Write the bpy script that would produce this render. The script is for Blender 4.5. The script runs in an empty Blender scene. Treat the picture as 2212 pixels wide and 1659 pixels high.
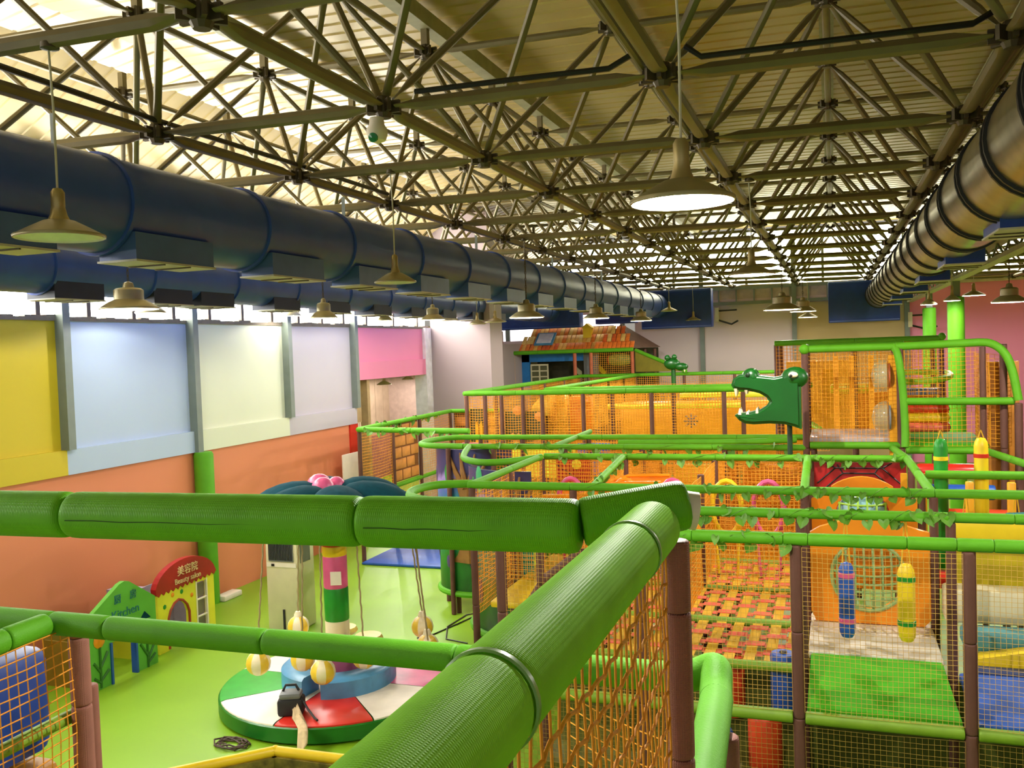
import bpy, bmesh, math, random
import numpy as np
from mathutils import Vector, Matrix
random.seed(7)
S = bpy.context.scene
COL = S.collection
PI = math.pi
# ------------------------------------------------------------------ camera, light, exposure
CZ = 3.85                                   # eye height above the green floor
F, YAW, PITCH, ROLL = 1965.0, .34, .0384, .0342
f0 = Vector((-math.sin(YAW), math.cos(YAW), 0)); r0 = Vector((math.cos(YAW), math.sin(YAW), 0)); u0 = Vector((0, 0, 1))
fw = math.cos(PITCH)*f0 - math.sin(PITCH)*u0
up = math.sin(PITCH)*f0 + math.cos(PITCH)*u0
rt = math.cos(ROLL)*r0 - math.sin(ROLL)*up
up = math.sin(ROLL)*r0 + math.cos(ROLL)*up
cam = bpy.data.objects.new('camera', bpy.data.cameras.new('camera'))
COL.objects.link(cam)
cam.matrix_world = Matrix(((rt.x, up.x, -fw.x, 0), (rt.y, up.y, -fw.y, 0), (rt.z, up.z, -fw.z, CZ), (0, 0, 0, 1)))
cam.data.sensor_width = 36; cam.data.lens = F/2212*36; cam.data.clip_start = .02
S.camera = cam
w = bpy.data.worlds.new('world'); S.world = w; w.use_nodes = True
w.node_tree.nodes['Background'].inputs[0].default_value = (1, .94, .82, 1)
w.node_tree.nodes['Background'].inputs[1].default_value = .3
S.view_settings.view_transform = 'Standard'; S.view_settings.look = 'None'
S.view_settings.gamma = 1; S.view_settings.use_curve_mapping = False
S.view_settings.exposure = .3
LAMP_W = 125          # watts of every pendant lamp
WINDOW = 18.0         # daylight in the clerestory panes
BACKWIN = 8.0        # daylight in the glazing high in the back wall
CLS, CZ0 = -.016, 5.56                     # roof falls slightly to the right

# ------------------------------------------------------------------ materials
def lin(c):
    return tuple(((x/255)/12.92 if x/255 <= .04045 else ((x/255+.055)/1.055)**2.4) for x in c)
MATS = {}
def mat(name, c, rough=.6, metal=0, var=.12, vs=6, bump=0, bs=80, emis=None, es=0, alpha=1, spec=.5, trans=0, stretch=None, coat=0):
    if name in MATS: return MATS[name]
    m = bpy.data.materials.new(name); m.use_nodes = True
    nt = m.node_tree; b = nt.nodes['Principled BSDF']; c = lin(c)
    tc = nt.nodes.new('ShaderNodeTexCoord'); src = tc.outputs['Object']
    if stretch:
        mp = nt.nodes.new('ShaderNodeMapping'); mp.inputs['Scale'].default_value = stretch
        nt.links.new(src, mp.inputs[0]); src = mp.outputs[0]
    n = nt.nodes.new('ShaderNodeTexNoise'); n.inputs['Scale'].default_value = vs; n.inputs['Detail'].default_value = 3
    nt.links.new(src, n.inputs['Vector'])
    r = nt.nodes.new('ShaderNodeValToRGB')
    r.color_ramp.elements[0].position = .3; r.color_ramp.elements[1].position = .7
    r.color_ramp.elements[0].color = tuple(x*(1-var) for x in c)+(1,)
    r.color_ramp.elements[1].color = tuple(min(1, x*(1+var)) for x in c)+(1,)
    nt.links.new(n.outputs['Fac'], r.inputs[0]); nt.links.new(r.outputs[0], b.inputs['Base Color'])
    b.inputs['Roughness'].default_value = rough; b.inputs['Metallic'].default_value = metal
    b.inputs['Specular IOR Level'].default_value = spec
    if coat: b.inputs['Coat Weight'].default_value = coat; b.inputs['Coat Roughness'].default_value = .2
    if trans: b.inputs['Transmission Weight'].default_value = trans
    if alpha < 1: b.inputs['Alpha'].default_value = alpha
    if emis: b.inputs['Emission Color'].default_value = lin(emis)+(1,); b.inputs['Emission Strength'].default_value = es
    if bump:
        n2 = nt.nodes.new('ShaderNodeTexNoise'); n2.inputs['Scale'].default_value = bs; n2.inputs['Detail'].default_value = 2
        nt.links.new(src, n2.inputs['Vector'])
        bp = nt.nodes.new('ShaderNodeBump'); bp.inputs['Strength'].default_value = bump; bp.inputs['Distance'].default_value = .01
        nt.links.new(n2.outputs['Fac'], bp.inputs['Height']); nt.links.new(bp.outputs[0], b.inputs['Normal'])
    MATS[name] = m
    return m
def weave(name, c, rough, scale, strength, streak=0):
    """foam sleeve with a fine woven skin, optionally with long wrinkles along it"""
    m = mat(name, c, rough, var=.1, vs=9, spec=.25); nt = m.node_tree; b = nt.nodes['Principled BSDF']
    tc = nt.nodes.new('ShaderNodeTexCoord'); mp = nt.nodes.new('ShaderNodeMapping')
    nt.links.new(tc.outputs['Object'], mp.inputs[0])
    h = None
    for d in ('X', 'Z'):
        wv = nt.nodes.new('ShaderNodeTexWave'); wv.bands_direction = d; wv.inputs['Scale'].default_value = scale
        nt.links.new(mp.outputs[0], wv.inputs['Vector'])
        if h is None: h = wv.outputs['Fac']
        else:
            mu = nt.nodes.new('ShaderNodeMath'); mu.operation = 'MULTIPLY'
            nt.links.new(h, mu.inputs[0]); nt.links.new(wv.outputs['Fac'], mu.inputs[1]); h = mu.outputs[0]
    if streak:
        m2 = nt.nodes.new('ShaderNodeMapping'); m2.inputs['Scale'].default_value = (60, 60, 3)
        nt.links.new(tc.outputs['Object'], m2.inputs[0])
        ns = nt.nodes.new('ShaderNodeTexNoise'); ns.inputs['Scale'].default_value = 1; ns.inputs['Detail'].default_value = 3
        nt.links.new(m2.outputs[0], ns.inputs['Vector'])
        ad = nt.nodes.new('ShaderNodeMath'); ad.operation = 'MULTIPLY_ADD'; ad.inputs[1].default_value = streak
        nt.links.new(ns.outputs['Fac'], ad.inputs[0]); nt.links.new(h, ad.inputs[2]); h = ad.outputs[0]
    bp = nt.nodes.new('ShaderNodeBump'); bp.inputs['Strength'].default_value = strength; bp.inputs['Distance'].default_value = .002
    nt.links.new(h, bp.inputs['Height']); nt.links.new(bp.outputs[0], b.inputs['Normal'])
    return m
G_FOAM = mat('green_foam', (90, 162, 27), .6, var=.08, vs=5, bump=.15, bs=150, spec=.25)
G_NEAR = weave('green_foam_weave', (104, 182, 30), .5, 70, .35)
G_WRAP = weave('green_foam_wrapped', (138, 212, 54), .5, 90, .25, streak=3)
G_WRAP.node_tree.nodes['Principled BSDF'].inputs['Specular IOR Level'].default_value = .02
B_FOAM = mat('brown_foam', (98, 60, 48), .65, var=.1, vs=5, bump=.15, bs=150)
B_NEAR = weave('brown_foam_weave', (150, 98, 84), .6, 70, .5)
O_FOAM = mat('terracotta_foam', (186, 98, 62), .65, var=.1)
NET = mat('yellow_net', (236, 160, 30), .7, var=.1)
NETNEAR = mat('orange_cord', (232, 152, 34), .75, var=.15, vs=60)
STEEL = mat('grey_steel_paint', (122, 132, 124), .5, var=.06)
TRUSS = mat('truss_paint', (116, 104, 70), .45, metal=.15, var=.12, vs=4)
NODE = mat('truss_node', (84, 74, 54), .5, metal=.4, var=.2)
BLACK = mat('black_rubber', (18, 18, 18), .5)
DUCT = mat('navy_duct_paint', (52, 84, 172), .36, metal=.0, var=.12, vs=2)
DUCTL = mat('blue_outlet_paint', (70, 100, 160), .4, var=.1)
PLENUM = mat('royal_blue_board', (24, 62, 156), .45)
LIP = mat('outlet_lip', (190, 186, 170), .5)
FOIL = mat('duct_foil', (168, 158, 132), .28, metal=.85, var=.18, vs=5)
SHADE = mat('lamp_shade_aluminium', (168, 158, 118), .4, metal=.45, var=.08)
LAMPIN = mat('lamp_reflector', (235, 235, 228), .35)
SOCKET = mat('lamp_socket', (188, 172, 120), .35, metal=.6)
CORD = mat('lamp_cord', (205, 200, 180), .7)
DIMBULB = mat('unlit_bulb', (226, 220, 200), .3)
BULB = mat('lit_bulb', (255, 250, 235), .4, emis=(255, 246, 226), es=14)
LIME = mat('lime_mat', (128, 172, 28), .42, var=.06, vs=.8, bump=.04, bs=30)
WHITE = mat('white_vinyl', (240, 230, 212), .5, var=.04, spec=.3)
RED = mat('red_vinyl', (206, 44, 30), .3, var=.06)
DRED = mat('dark_red_board', (170, 22, 22), .45)
GREEN = mat('green_vinyl', (30, 140, 40), .35)
LGREEN = mat('bright_green_mat', (72, 166, 28), .75, var=.06, spec=.15)
PINK = mat('pink_vinyl', (222, 92, 140), .35)
BLUE = mat('sky_blue_vinyl', (84, 148, 190), .35)
CBLUE = mat('cobalt_vinyl', (36, 86, 176), .4)
TEAL = mat('teal_vinyl', (14, 62, 74), .9, spec=.1)
LTEAL = mat('light_teal_vinyl', (86, 156, 166), .4)
YEL = mat('yellow_vinyl', (240, 206, 32), .38, var=.05)
LYEL = mat('lemon_board', (232, 226, 56), .4, var=.04)
ORG = mat('orange_plastic', (244, 146, 24), .35, var=.05)
AMBER = mat('amber_plastic', (248, 178, 36), .35, var=.05)
CREAM = mat('cream_plastic', (222, 212, 176), .45, var=.04)
LEAF = mat('ivy_leaf', (92, 142, 40), .5, var=.3, vs=12)
CROC = mat('croc_green', (8, 78, 18), .35, var=.12, vs=3)
IVORY = mat('ivory', (236, 226, 190), .4)
DARK = mat('dark_grey_fabric', (40, 38, 38), .8)
GREY = mat('grey_plastic', (120, 122, 124), .5)
SALMON = mat('salmon_strap', (232, 104, 78), .6)
GOLD = mat('gold_strap', (222, 172, 34), .6)

# ------------------------------------------------------------------ builders
W = {}
def put(name, me, parent=None, M=None, m=None):
    o = bpy.data.objects.new(name, me); COL.objects.link(o)
    M = M or Matrix()
    if parent is not None:
        o.parent = parent; o.matrix_parent_inverse = W[parent].inverted()
    o.matrix_basis = M; W[o] = M.copy()
    if m is not None and me is not None and not me.materials: me.materials.append(m)
    return o
def props(o, label=None, cat=None, group=None, kind=None):
    if label: o['label'] = label
    if cat: o['category'] = cat
    if group: o['group'] = group
    if kind: o['kind'] = kind
    return o
def thing(name, label, cat, loc=(0, 0, 0), group=None, rz=0):
    o = put(name, None, None, Matrix.Translation(loc) @ Matrix.Rotation(rz, 4, 'Z'))
    return props(o, label, cat, group)
class MB:
    def __init__(s): s.v = []; s.f = []; s.smooth = []
    def add(s, vs, fs, M=None, sm=False):
        k = len(s.v)
        s.v += [tuple(M @ Vector(v)) if M else tuple(v) for v in vs]
        s.f += [tuple(i+k for i in f) for f in fs]; s.smooth += [sm]*len(fs)
        return s
    def box(s, a, b, M=None):
        x0, y0, z0 = a; x1, y1, z1 = b
        return s.add([(x0, y0, z0), (x1, y0, z0), (x1, y1, z0), (x0, y1, z0), (x0, y0, z1), (x1, y0, z1), (x1, y1, z1), (x0, y1, z1)],
                     [(0, 3, 2, 1), (4, 5, 6, 7), (0, 1, 5, 4), (1, 2, 6, 5), (2, 3, 7, 6), (3, 0, 4, 7)], M)
    def rbox(s, a, b, r=.02, M=None):
        """box with chamfered edges"""
        bm = bmesh.new(); bmesh.ops.create_cube(bm, size=1)
        for v in bm.verts: v.co = Vector([(a[i]+b[i])/2 + v.co[i]*(b[i]-a[i]) for i in range(3)])
        bmesh.ops.bevel(bm, geom=bm.edges[:], offset=r, segments=2, affect='EDGES', profile=.5)
        bm.verts.index_update()
        s.add([v.co[:] for v in bm.verts], [[v.index for v in f.verts] for f in bm.faces], M, True); bm.free(); return s
    def lathe(s, prof, n=16, M=None, sm=True, a0=0, a1=2*PI, cap=True):
        full = abs(a1-a0-2*PI) < 1e-6; k = n if full else n+1
        vs = []; fs = []
        for r, z in prof:
            for i in range(k):
                a = a0+(a1-a0)*i/n; vs.append((r*math.cos(a), r*math.sin(a), z))
        for j in range(len(prof)-1):
            for i in range(n):
                i2 = (i+1) % k
                fs.append((j*k+i, j*k+i2, (j+1)*k+i2, (j+1)*k+i))
        if cap and full:
            if prof[0][0] > 1e-5: fs.append(tuple(range(k-1, -1, -1)))
            if prof[-1][0] > 1e-5: fs.append(tuple((len(prof)-1)*k+i for i in range(k)))
        return s.add(vs, fs, M, sm)
    def tube(s, pts, r, n=8, closed=False):
        pts = [Vector(p) for p in pts]; m = len(pts); vs = []; fs = []; prev = None
        for i, p in enumerate(pts):
            if closed: t = pts[(i+1) % m]-pts[i-1]
            else: t = pts[min(i+1, m-1)]-pts[max(i-1, 0)]
            t.normalize()
            if prev is None:
                a = Vector((0, 0, 1)) if abs(t.z) < .9 else Vector((1, 0, 0))
                prev = t.cross(a).normalized()
            x = (prev - t*prev.dot(t)).normalized(); y = t.cross(x); prev = x
            rr = r[i] if isinstance(r, (list, tuple)) else r
            for k in range(n): vs.append(p + x*(rr*math.cos(2*PI*k/n)) + y*(rr*math.sin(2*PI*k/n)))
        for i in range(m if closed else m-1):
            for k in range(n):
                k2 = (k+1) % n; j = (i+1) % m
                fs.append((i*n+k, i*n+k2, j*n+k2, j*n+k))
        if not closed: fs += [tuple(range(n-1, -1, -1)), tuple((m-1)*n+k for k in range(n))]
        return s.add([v[:] for v in vs], fs, None, True)
    def prism(s, poly, t0, t1, M=None, sm=False):
        """poly in local x,z; thickness along y"""
        n = len(poly); vs = [(x, t0, z) for x, z in poly]+[(x, t1, z) for x, z in poly]
        fs = [tuple(range(n)), tuple(range(2*n-1, n-1, -1))]+[(i, i+n, (i+1) % n+n, (i+1) % n) for i in range(n)]
        return s.add(vs, fs, M, sm)
    def mesh(s, name):
        me = bpy.data.meshes.new(name); me.from_pydata(s.v, [], s.f); me.update()
        bm = bmesh.new(); bm.from_mesh(me); bmesh.ops.recalc_face_normals(bm, faces=bm.faces[:]); bm.to_mesh(me); bm.free()
        me.polygons.foreach_set('use_smooth', s.smooth)
        if any(s.smooth):
            try: me.set_sharp_from_angle(angle=math.radians(42))
            except Exception: pass
        return me
    def build(s, name, m, parent=None, M=None): return put(name, s.mesh(name), parent, M, m)
def align(p0, p1):
    p0 = Vector(p0); d = Vector(p1)-p0
    return Matrix.Translation(p0) @ d.to_track_quat('Z', 'Y').to_matrix().to_4x4()
SL = {}
def sleeve_mesh(L, r, m, n):
    k = (round(L, 2), round(r, 4), m.name, n)
    if k not in SL:
        e = min(.16*r, L*.12)
        me = MB().lathe([(r*.5, 0.001), (r*.84, 0.001), (r*.95, e*.7), (r*.99, e*1.6), (r, e*3), (r, L-e*3), (r*.99, L-e*1.6), (r*.95, L-e*.7), (r*.84, L-.001), (r*.5, L-.001)], n).mesh('foam_sleeve')
        me.materials.append(m); SL[k] = me
    return SL[k]
def rail(parent, p0, p1, r=.041, m=None, name='foam_rail', seg=1.05, n=12, cuts=None):
    """a padded rail: one foam sleeve after another"""
    m = m or G_FOAM; p0 = Vector(p0); p1 = Vector(p1); L = (p1-p0).length
    if cuts is None:
        k = max(1, round(L/seg)); cuts = [i/k for i in range(k+1)]
    for a, b in zip(cuts, cuts[1:]):
        q0 = p0.lerp(p1, a); q1 = p0.lerp(p1, b)
        put(name, sleeve_mesh((q1-q0).length, r, m, n), parent, align(q0, q1))
def post(parent, x, y, z0, z1, r=.037, m=None, seg=1.2, n=10): rail(parent, (x, y, z0), (x, y, z1), r, m or B_FOAM, 'foam_post', seg, n)
def bend(parent, pts, r=.041, m=None, name='foam_bend', n=12):
    """rail bent round a curve through the points (smoothed)"""
    P = [Vector(p) for p in pts]
    for _ in range(2):
        Q = [P[0]]
        for a, b in zip(P, P[1:]): Q += [a.lerp(b, .25), a.lerp(b, .75)]
        P = Q+[P[-1]]
    return MB().tube(P, r, n).build(name, m or G_FOAM, parent)
def net(parent, a, b, z0, z1, sp=.047, r=.0024, m=None, sag=.012, slope=0, name='net_panel'):
    """knotted safety net hung between two points of the plan"""
    a = Vector((a[0], a[1], 0)); b = Vector((b[0], b[1], 0)); L = (b-a).length; u = (b-a)/L
    nrm = Vector((u.y, -u.x, 0)); mb = MB(); rnd = random.Random(int(L*1000+z0*77+a.x*13+a.y*5))
    nu = max(2, int(L/sp)); nv = max(2, int((z1-z0)/sp))
    ph = rnd.random()*6
    def P(s, z):
        return a+u*s+Vector((0, 0, z))+nrm*(sag*math.sin(s*5+ph)*math.sin((z-z0)*4+ph))+Vector((0, 0, -sag*math.sin(PI*min(1, max(0, s/L)))))
    def strand(pts):
        vs = []; fs = []
        for p in pts:
            for du, dz in ((1, 0), (0, 1), (-1, 0), (0, -1)):
                pass
        for i, p in enumerate(pts):
            t = (pts[min(i+1, len(pts)-1)]-pts[max(0, i-1)]).normalized(); x = t.cross(nrm).normalized()
            for c, d in ((1, 0), (0, 1), (-1, 0), (0, -1)): vs.append((p+x*(c*r)+nrm*(d*r))[:])
        for i in range(len(pts)-1):
            for k in range(4): fs.append((i*4+k, i*4+(k+1) % 4, i*4+4+(k+1) % 4, i*4+4+k))
        mb.add(vs, fs)
    for i in range(nu+1):
        s = L*i/nu; strand([P(s, z0+(z1-z0)*k/3) for k in range(4)])
    for j in range(nv+1):
        z = z0+(z1-z0)*j/nv; q = max(4, int(L/.22))
        strand([P(L*k/q, z)+Vector((0, 0, rnd.uniform(-.006, .006)+slope*L*k/q)) for k in range(q+1)])
    return props(mb.build(name, m or NET, parent), kind='stuff')
def struct(name, o_or_mb, m=None, label=None, cat=None, parent=None):
    o = o_or_mb if not isinstance(o_or_mb, MB) else o_or_mb.build(name, m, parent)
    if parent is None:
        o['kind'] = 'structure'
        if label: o['label'] = label
        if cat: o['category'] = cat
    return o
def text_mesh(s, size, ext=.004, align_x='CENTER'):
    cu = bpy.data.curves.new('t', 'FONT'); cu.body = s; cu.size = size; cu.extrude = ext; cu.align_x = align_x; cu.align_y = 'CENTER'
    o = bpy.data.objects.new('t', cu); COL.objects.link(o)
    me = bpy.data.meshes.new_from_object(o.evaluated_get(bpy.context.evaluated_depsgraph_get()))
    bpy.data.objects.remove(o); bpy.data.curves.remove(cu); me.name = 'lettering'; me.materials.clear()
    return me

# ------------------------------------------------------------------ room shell
XW = -9.5
struct('floor', MB().box((-16, -3, -.12), (9, 34, 0)), LIME, 'lime green padded floor of the play hall', 'floor')
# mat seams on the floor, flush inlays
# left wall: orange lower wall, coloured upper bays
wl = struct('wall_left', MB().box((XW-.25, -3, 0), (XW, 16.9, 2.42)), mat('orange_wall_paint', (222, 134, 92), .6, var=.04, vs=.6), 'orange lower wall with coloured upper panels on the left', 'wall')
bays = [(-3.0, 6.7, (206, 96, 60)), (6.7, 9.22, (206, 184, 28)), (9.22, 11.76, (178, 196, 220)), (11.76, 14.38, (220, 224, 196)), (14.38, 16.9, (190, 184, 192)), (16.9, 20.75, (232, 136, 168))]
for i, (a, b, c) in enumerate(bays):
    m = mat('bay_paint_%d' % i, c, .55, var=.03, vs=.7)
    zb = 2.42 if i < 5 else 3.32
    MB().box((XW-.25, a, zb), (XW-.02, b, 4.46)).build('wall_panel', m, wl)
    MB().box((XW-.02, a, zb-.02), (XW+.05, b, zb+(.31 if i < 5 else .36))).build('wall_band', m, wl)
for y in (6.7, 9.22, 11.76, 14.38, 16.86):
    z0 = 2.40 if abs(y-11.76) < .1 else 2.73
    MB().box((XW-.02, y-.03, z0), (XW+.12, y+.09, 6.4)).build('steel_column', STEEL, wl)
# green padded column under the third steel column
c = MB().lathe([(.0, 0), (.15, 0), (.15, 2.36), (.13, 2.4), (0, 2.4)], 20).build('padded_column', G_FOAM, None, Matrix.Translation((XW+.13, 11.82, 0)))
props(c, 'green padded column against the orange wall', 'column')
# clerestory windows above the panels
PANE = mat('bright_daylight_pane', (255, 255, 250), .3, emis=(255, 252, 242), es=WINDOW)
MUL = mat('window_mullion', (96, 84, 70), .6)
SILL = mat('rough_sill', (128, 118, 102), .8, bump=.5, bs=30)
ys = [-3, 1.5, 4.2, 6.7, 9.22, 11.76, 14.38, 16.9, 20.75]
for i, (a, b) in enumerate(zip(ys, ys[1:])):
    wn = struct('window_%d' % (i+1), MB().box((XW-.12, a+.0, 4.46), (XW-.10, b, 6.35)), PANE, 'glowing clerestory window above the wall panels, bay %d from the camera' % (i+1), 'window')
    for k in range(3):
        y = a+(b-a)*(k+.33)/3+.25
        MB().box((XW-.1, y, 4.46), (XW-.02, y+.07, 6.35)).build('mullion', MUL, wn)
    MB().box((XW-.12, a, 6.3), (XW, b, 6.42)).build('head_beam', STEEL, wn)
    sl = MB(); n = int((b-a)/.16)
    for k in range(n):
        h = random.uniform(.0, .035)
        sl.box((XW-.14, a+(b-a)*k/n, 4.42), (XW-.0, a+(b-a)*(k+1)/n, 4.465+h))
    sl.build('rough_sill', SILL, wn)
# end of the left wall: the opening with the room behind, white reveal and the mauve pier
MAUVE = mat('mauve_wall_paint', (196, 178, 176), .6, var=.03, vs=.6)
MAUVE2 = mat('grey_mauve_wall_paint', (222, 202, 206), .6, var=.03, vs=.6)
struct('wall_pier', MB().box((XW+.05, 20.75, 0), (-7.86, 21.6, 7.2)).box((XW+.05, 21.6, 0), (XW+.3, 30, 4.0)), mat('pier_mauve_paint', (168, 152, 154), .6, var=.03, vs=.6), 'mauve wall pier between the pink bay and the back wall', 'wall')
rv = MB().box((XW-.25, 20.4, 0), (XW+.07, 20.74, 4.44))
struct('trim_1', rv, mat('white_reveal', (238, 236, 240), .5), 'white reveal at the end of the left wall', 'trim')
WOOD = mat('beige_plank_wall', (176, 150, 128), .6, var=.1, vs=3)
rb = struct('wall_side_room', MB().box((-13.6, 15, 1.35), (-13.4, 31, 4.4)), WOOD, 'beige planked wall of the side room seen through the opening', 'wall')
for k in range(30):
    y = 15.2+k*.52
    MB().box((-13.4, y, 1.5), (-13.37, y+.5, 4.3)).build('plank', WOOD, rb)
struct('trim_2', MB().box((-13.5, 15, 0), (-13.3, 31, 1.35)), mat('plum_dado', (134, 74, 84), .6), 'plum coloured lower wall of the side room', 'trim')
struct('wall_side_end', MB().box((-13.6, 26, 0), (XW, 26.2, 4.4)), mat('side_room_end', (178, 150, 140), .6), 'end wall of the side room behind the opening', 'wall')
struct('ceiling_side_room', MB().box((-13.6, 15, 4.4), (XW-.3, 26, 4.5)), CREAM, 'ceiling of the side room', 'ceiling')
struct('trim_3', MB().box((XW-.22, 16.62, 0), (XW+.03, 16.95, 2.4)), RED, 'red padded jamb beside the opening', 'trim')
struct('trim_4', MB().box((XW-.2, 17.5, 0), (XW-.02, 17.62, 3.3)).box((XW-.22, 16.96, 2.4), (XW-.04, 17.25, 3.3)), mat('tan_post_paint', (176, 150, 104), .6), 'tan door post of the opening', 'trim')
wb = thing('notice_board', 'white rounded notice board leaning by the red jamb', 'board', (XW+.22, 16.2, .9))
MB().rbox((-.02, -.28, .15), (.02, .36, .95), .018).build('panel', WHITE, wb, W[wb]); MB().box((-.015, -.05, -.9), (.015, .05, .2)).build('stand', GREY, wb, W[wb])
# back wall
YB = 30
BEIGE = mat('beige_back_wall', (196, 170, 116), .6, var=.03, vs=.6)
PINKW = mat('pink_wall_paint', (240, 146, 186), .55, var=.04, vs=.6)
bw = struct('wall_back', MB().box((-13.6, YB, 0), (2.13, YB+.2, 4.12)).box((-6.2, YB, 4.12), (2.13, YB+.2, 5.2)), MAUVE2, 'pale mauve back wall with grey steel columns', 'wall')
MB().box((-1.12, YB-.03, 0), (2.13, YB, 5.0)).build('beige_panel', BEIGE, bw)
for x in (-6.6, -3.98, -1.12, 2.13):
    MB().box((x-.07, YB-.16, 0), (x+.07, YB-.03, 6.9)).build('steel_column', STEEL, bw)
MB().box((-6.6, YB-.12, 5.02), (2.2, YB-.04, 5.12)).box((-6.6, YB-.12, 5.5), (2.2, YB-.04, 5.6)).build('steel_girt', STEEL, bw)
for k in range(16):
    MB().box((-6.2+k*.55, YB-.1, 5.12), (-6.16+k*.55, YB-.05, 5.5)).build('stud', STEEL, bw)
MB().box((-6.6, YB, 5.2), (2.2, YB+.2, 5.62)).build('upper_sheet', mat('rose_sheet', (198, 176, 168), .55), bw)
BWN = mat('back_daylight_pane', (255, 252, 230), .3, emis=(255, 250, 216), es=BACKWIN)
for q in range(8):
    x0 = -9.5+q*2.3125; x1 = x0+2.3125
    wn = struct('window_%d' % (q+10), MB().box((x0, YB+.06, 5.62), (x1, YB+.09, 7.3)), BWN, 'bright glazing high above the back wall, pane %d from the left' % (q+1), 'window')
    MB().box((x0-.04, YB-.02, 5.62), (x0+.04, YB+.06, 7.3)).build('mullion', STEEL, wn)
    for z in (6.2, 6.75): MB().box((x0, YB-.0, z), (x1, YB+.06, z+.04)).build('glazing_bar', STEEL, wn)
wr = struct('wall_right', MB().box((2.13, YB, 0), (9, YB+.2, 5.36)), PINKW, 'pink painted end wall at the right', 'wall')
MB().box((2.13, YB-.05, 5.36), (9, YB+.2, 5.62)).build('upper_sheet', mat('cream_sheet', (206, 196, 168), .5), wr)
for z in (5.45, 5.55): MB().box((2.2, YB-.1, z), (9, YB-.06, z+.03)).build('sheet_rail', STEEL, wr)
struct('wall_far_right', MB().box((8.8, -3, 0), (9, 30, 7.4)), mat('terracotta_wall', (206, 140, 120), .6), 'terracotta side wall far to the right', 'wall')
# far window band in the left of the back wall
wn = struct('window_9', MB().box((-13.6, YB+.1, 4.12), (-6.66, YB+.14, 4.92)), mat('far_daylight_pane', (255, 250, 255), .3, emis=(250, 244, 255), es=2.2), 'window band high in the back wall behind the tiled play house', 'window')
for x, cc in ((-9.2, STEEL), (-8.8, RED), (-8.2, STEEL), (-10.8, STEEL)): MB().box((x, YB+.02, 4.12), (x+.16, YB+.1, 4.92)).build('mullion', cc, wn)
MB().box((-13.6, YB, 4.92), (-6.66, YB+.2, 5.62)).build('upper_sheet', MAUVE2, wn)

# ------------------------------------------------------------------ roof: sheets, purlins, space frame
def cz(x, z): return z+CLS*x
ROOF = mat('roof_sheet', (190, 168, 110), .32, metal=.15, var=.07, vs=1.2, stretch=(.3, 3, 1), spec=.7)
def sheet(y0, y1, m, name, parent=None):
    mb = MB(); XS = [(-9.65, -1.0), (-9.0, -.62), (-8.2, -.12), (-7.6, 0), (9, 0)]; y = y0; pr = []
    while y < y1-.01:
        for dy, dz in ((0, 0), (.2, 0), (.215, .014), (.265, .014)):
            if y+dy <= y1: pr.append((y+dy, dz))
        y += .28
    pr.append((y1, 0)); k = len(XS)
    vs = []; fs = []
    for yy, dz in pr: vs += [(x, yy, cz(x, 7.42)+d+dz) for x, d in XS]
    for i in range(len(pr)-1):
        for q in range(k-1): fs.append((k*i+q, k*i+q+1, k*i+k+q+1, k*i+k+q))
    mb.add(vs, fs)
    return mb.build(name, m, parent)
ce = sheet(-3, 30.2, ROOF, 'ceiling'); struct('ceiling', ce, label='ribbed olive beige metal roof over the hall', cat='ceiling')
for i in range(-3, 5):
    x = i*2.0
    MB().box((x-.075, -2, cz(x, 7.19)), (x+.075, 30, cz(x, 7.215))).box((x-.075, -2, cz(x, 7.215)), (x-.06, 30, cz(x, 7.36))).box((x+.06, -2, cz(x, 7.215)), (x+.075, 30, cz(x, 7.36))).build('purlin', mat('purlin_paint', (160, 158, 120), .5), ce)
sf = thing('space_frame', 'steel tube space frame carrying the roof over the whole hall', 'roof truss', (0, 3.93, 5.5))
def member_mesh(L, r):
    n = 8; mb = MB(); vs = []; fs = []
    rings = [(.10, 1.0, .25), (.16, 1.1, .32), (.30, 1, 1), (L-.30, 1, 1), (L-.16, 1.1, .32), (L-.10, 1.0, .25)]
    for z, a, b in rings:
        for k in range(n): vs.append((r*a*math.cos(2*PI*k/n), r*b*math.sin(2*PI*k/n), z))
    for j in range(len(rings)-1):
        for k in range(n): fs.append((j*n+k, j*n+(k+1) % n, (j+1)*n+(k+1) % n, (j+1)*n+k))
    fs += [tuple(range(n-1, -1, -1)), tuple((len(rings)-1)*n+k for k in range(n))]
    return mb.add(vs, fs, None, True).mesh('truss_member')
def node_mesh(r):
    mb = MB().lathe([(0, -r*.9), (r*.55, -r*.9), (r*.75, -r*.5), (r*.75, r*.5), (r*.55, r*.9), (0, r*.9)], 10, sm=False)
    for k in range(8):
        a = PI*k/4
        mb.box((r*.5, -r*.16, -r*.5), (r*1.5, r*.16, r*.5), Matrix.Rotation(a, 4, 'Z'))
    return mb.mesh('truss_node')
bn = {}; tn = {}
for i in range(-4, 5):
    for j in range(-1, 14):
        bx = -1+2*i; by = 3.93+2*j
        if -9.3 < bx < 9: bn[i, j] = Vector((bx, by, cz(bx, CZ0)))
        tx = 2*i; ty = 2.93+2*j
        if -9.3 < tx < 9: tn[i, j] = Vector((tx, ty, cz(tx, 6.95)))
mem = []
for (i, j), p in bn.items():
    for d in ((1, 0), (0, 1)):
        q = bn.get((i+d[0], j+d[1]))
        if q: mem.append(('bottom_chord', p, q))
    for q in (tn.get((i, j)), tn.get((i-1, j)), tn.get((i, j+1)), tn.get((i-1, j+1))):
        if q: mem.append(('web_tube', p, q))
for (i, j), p in tn.items():
    for d in ((1, 0), (0, 1)):
        q = tn.get((i+d[0], j+d[1]))
        if q: mem.append(('top_chord', p, q))
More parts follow.
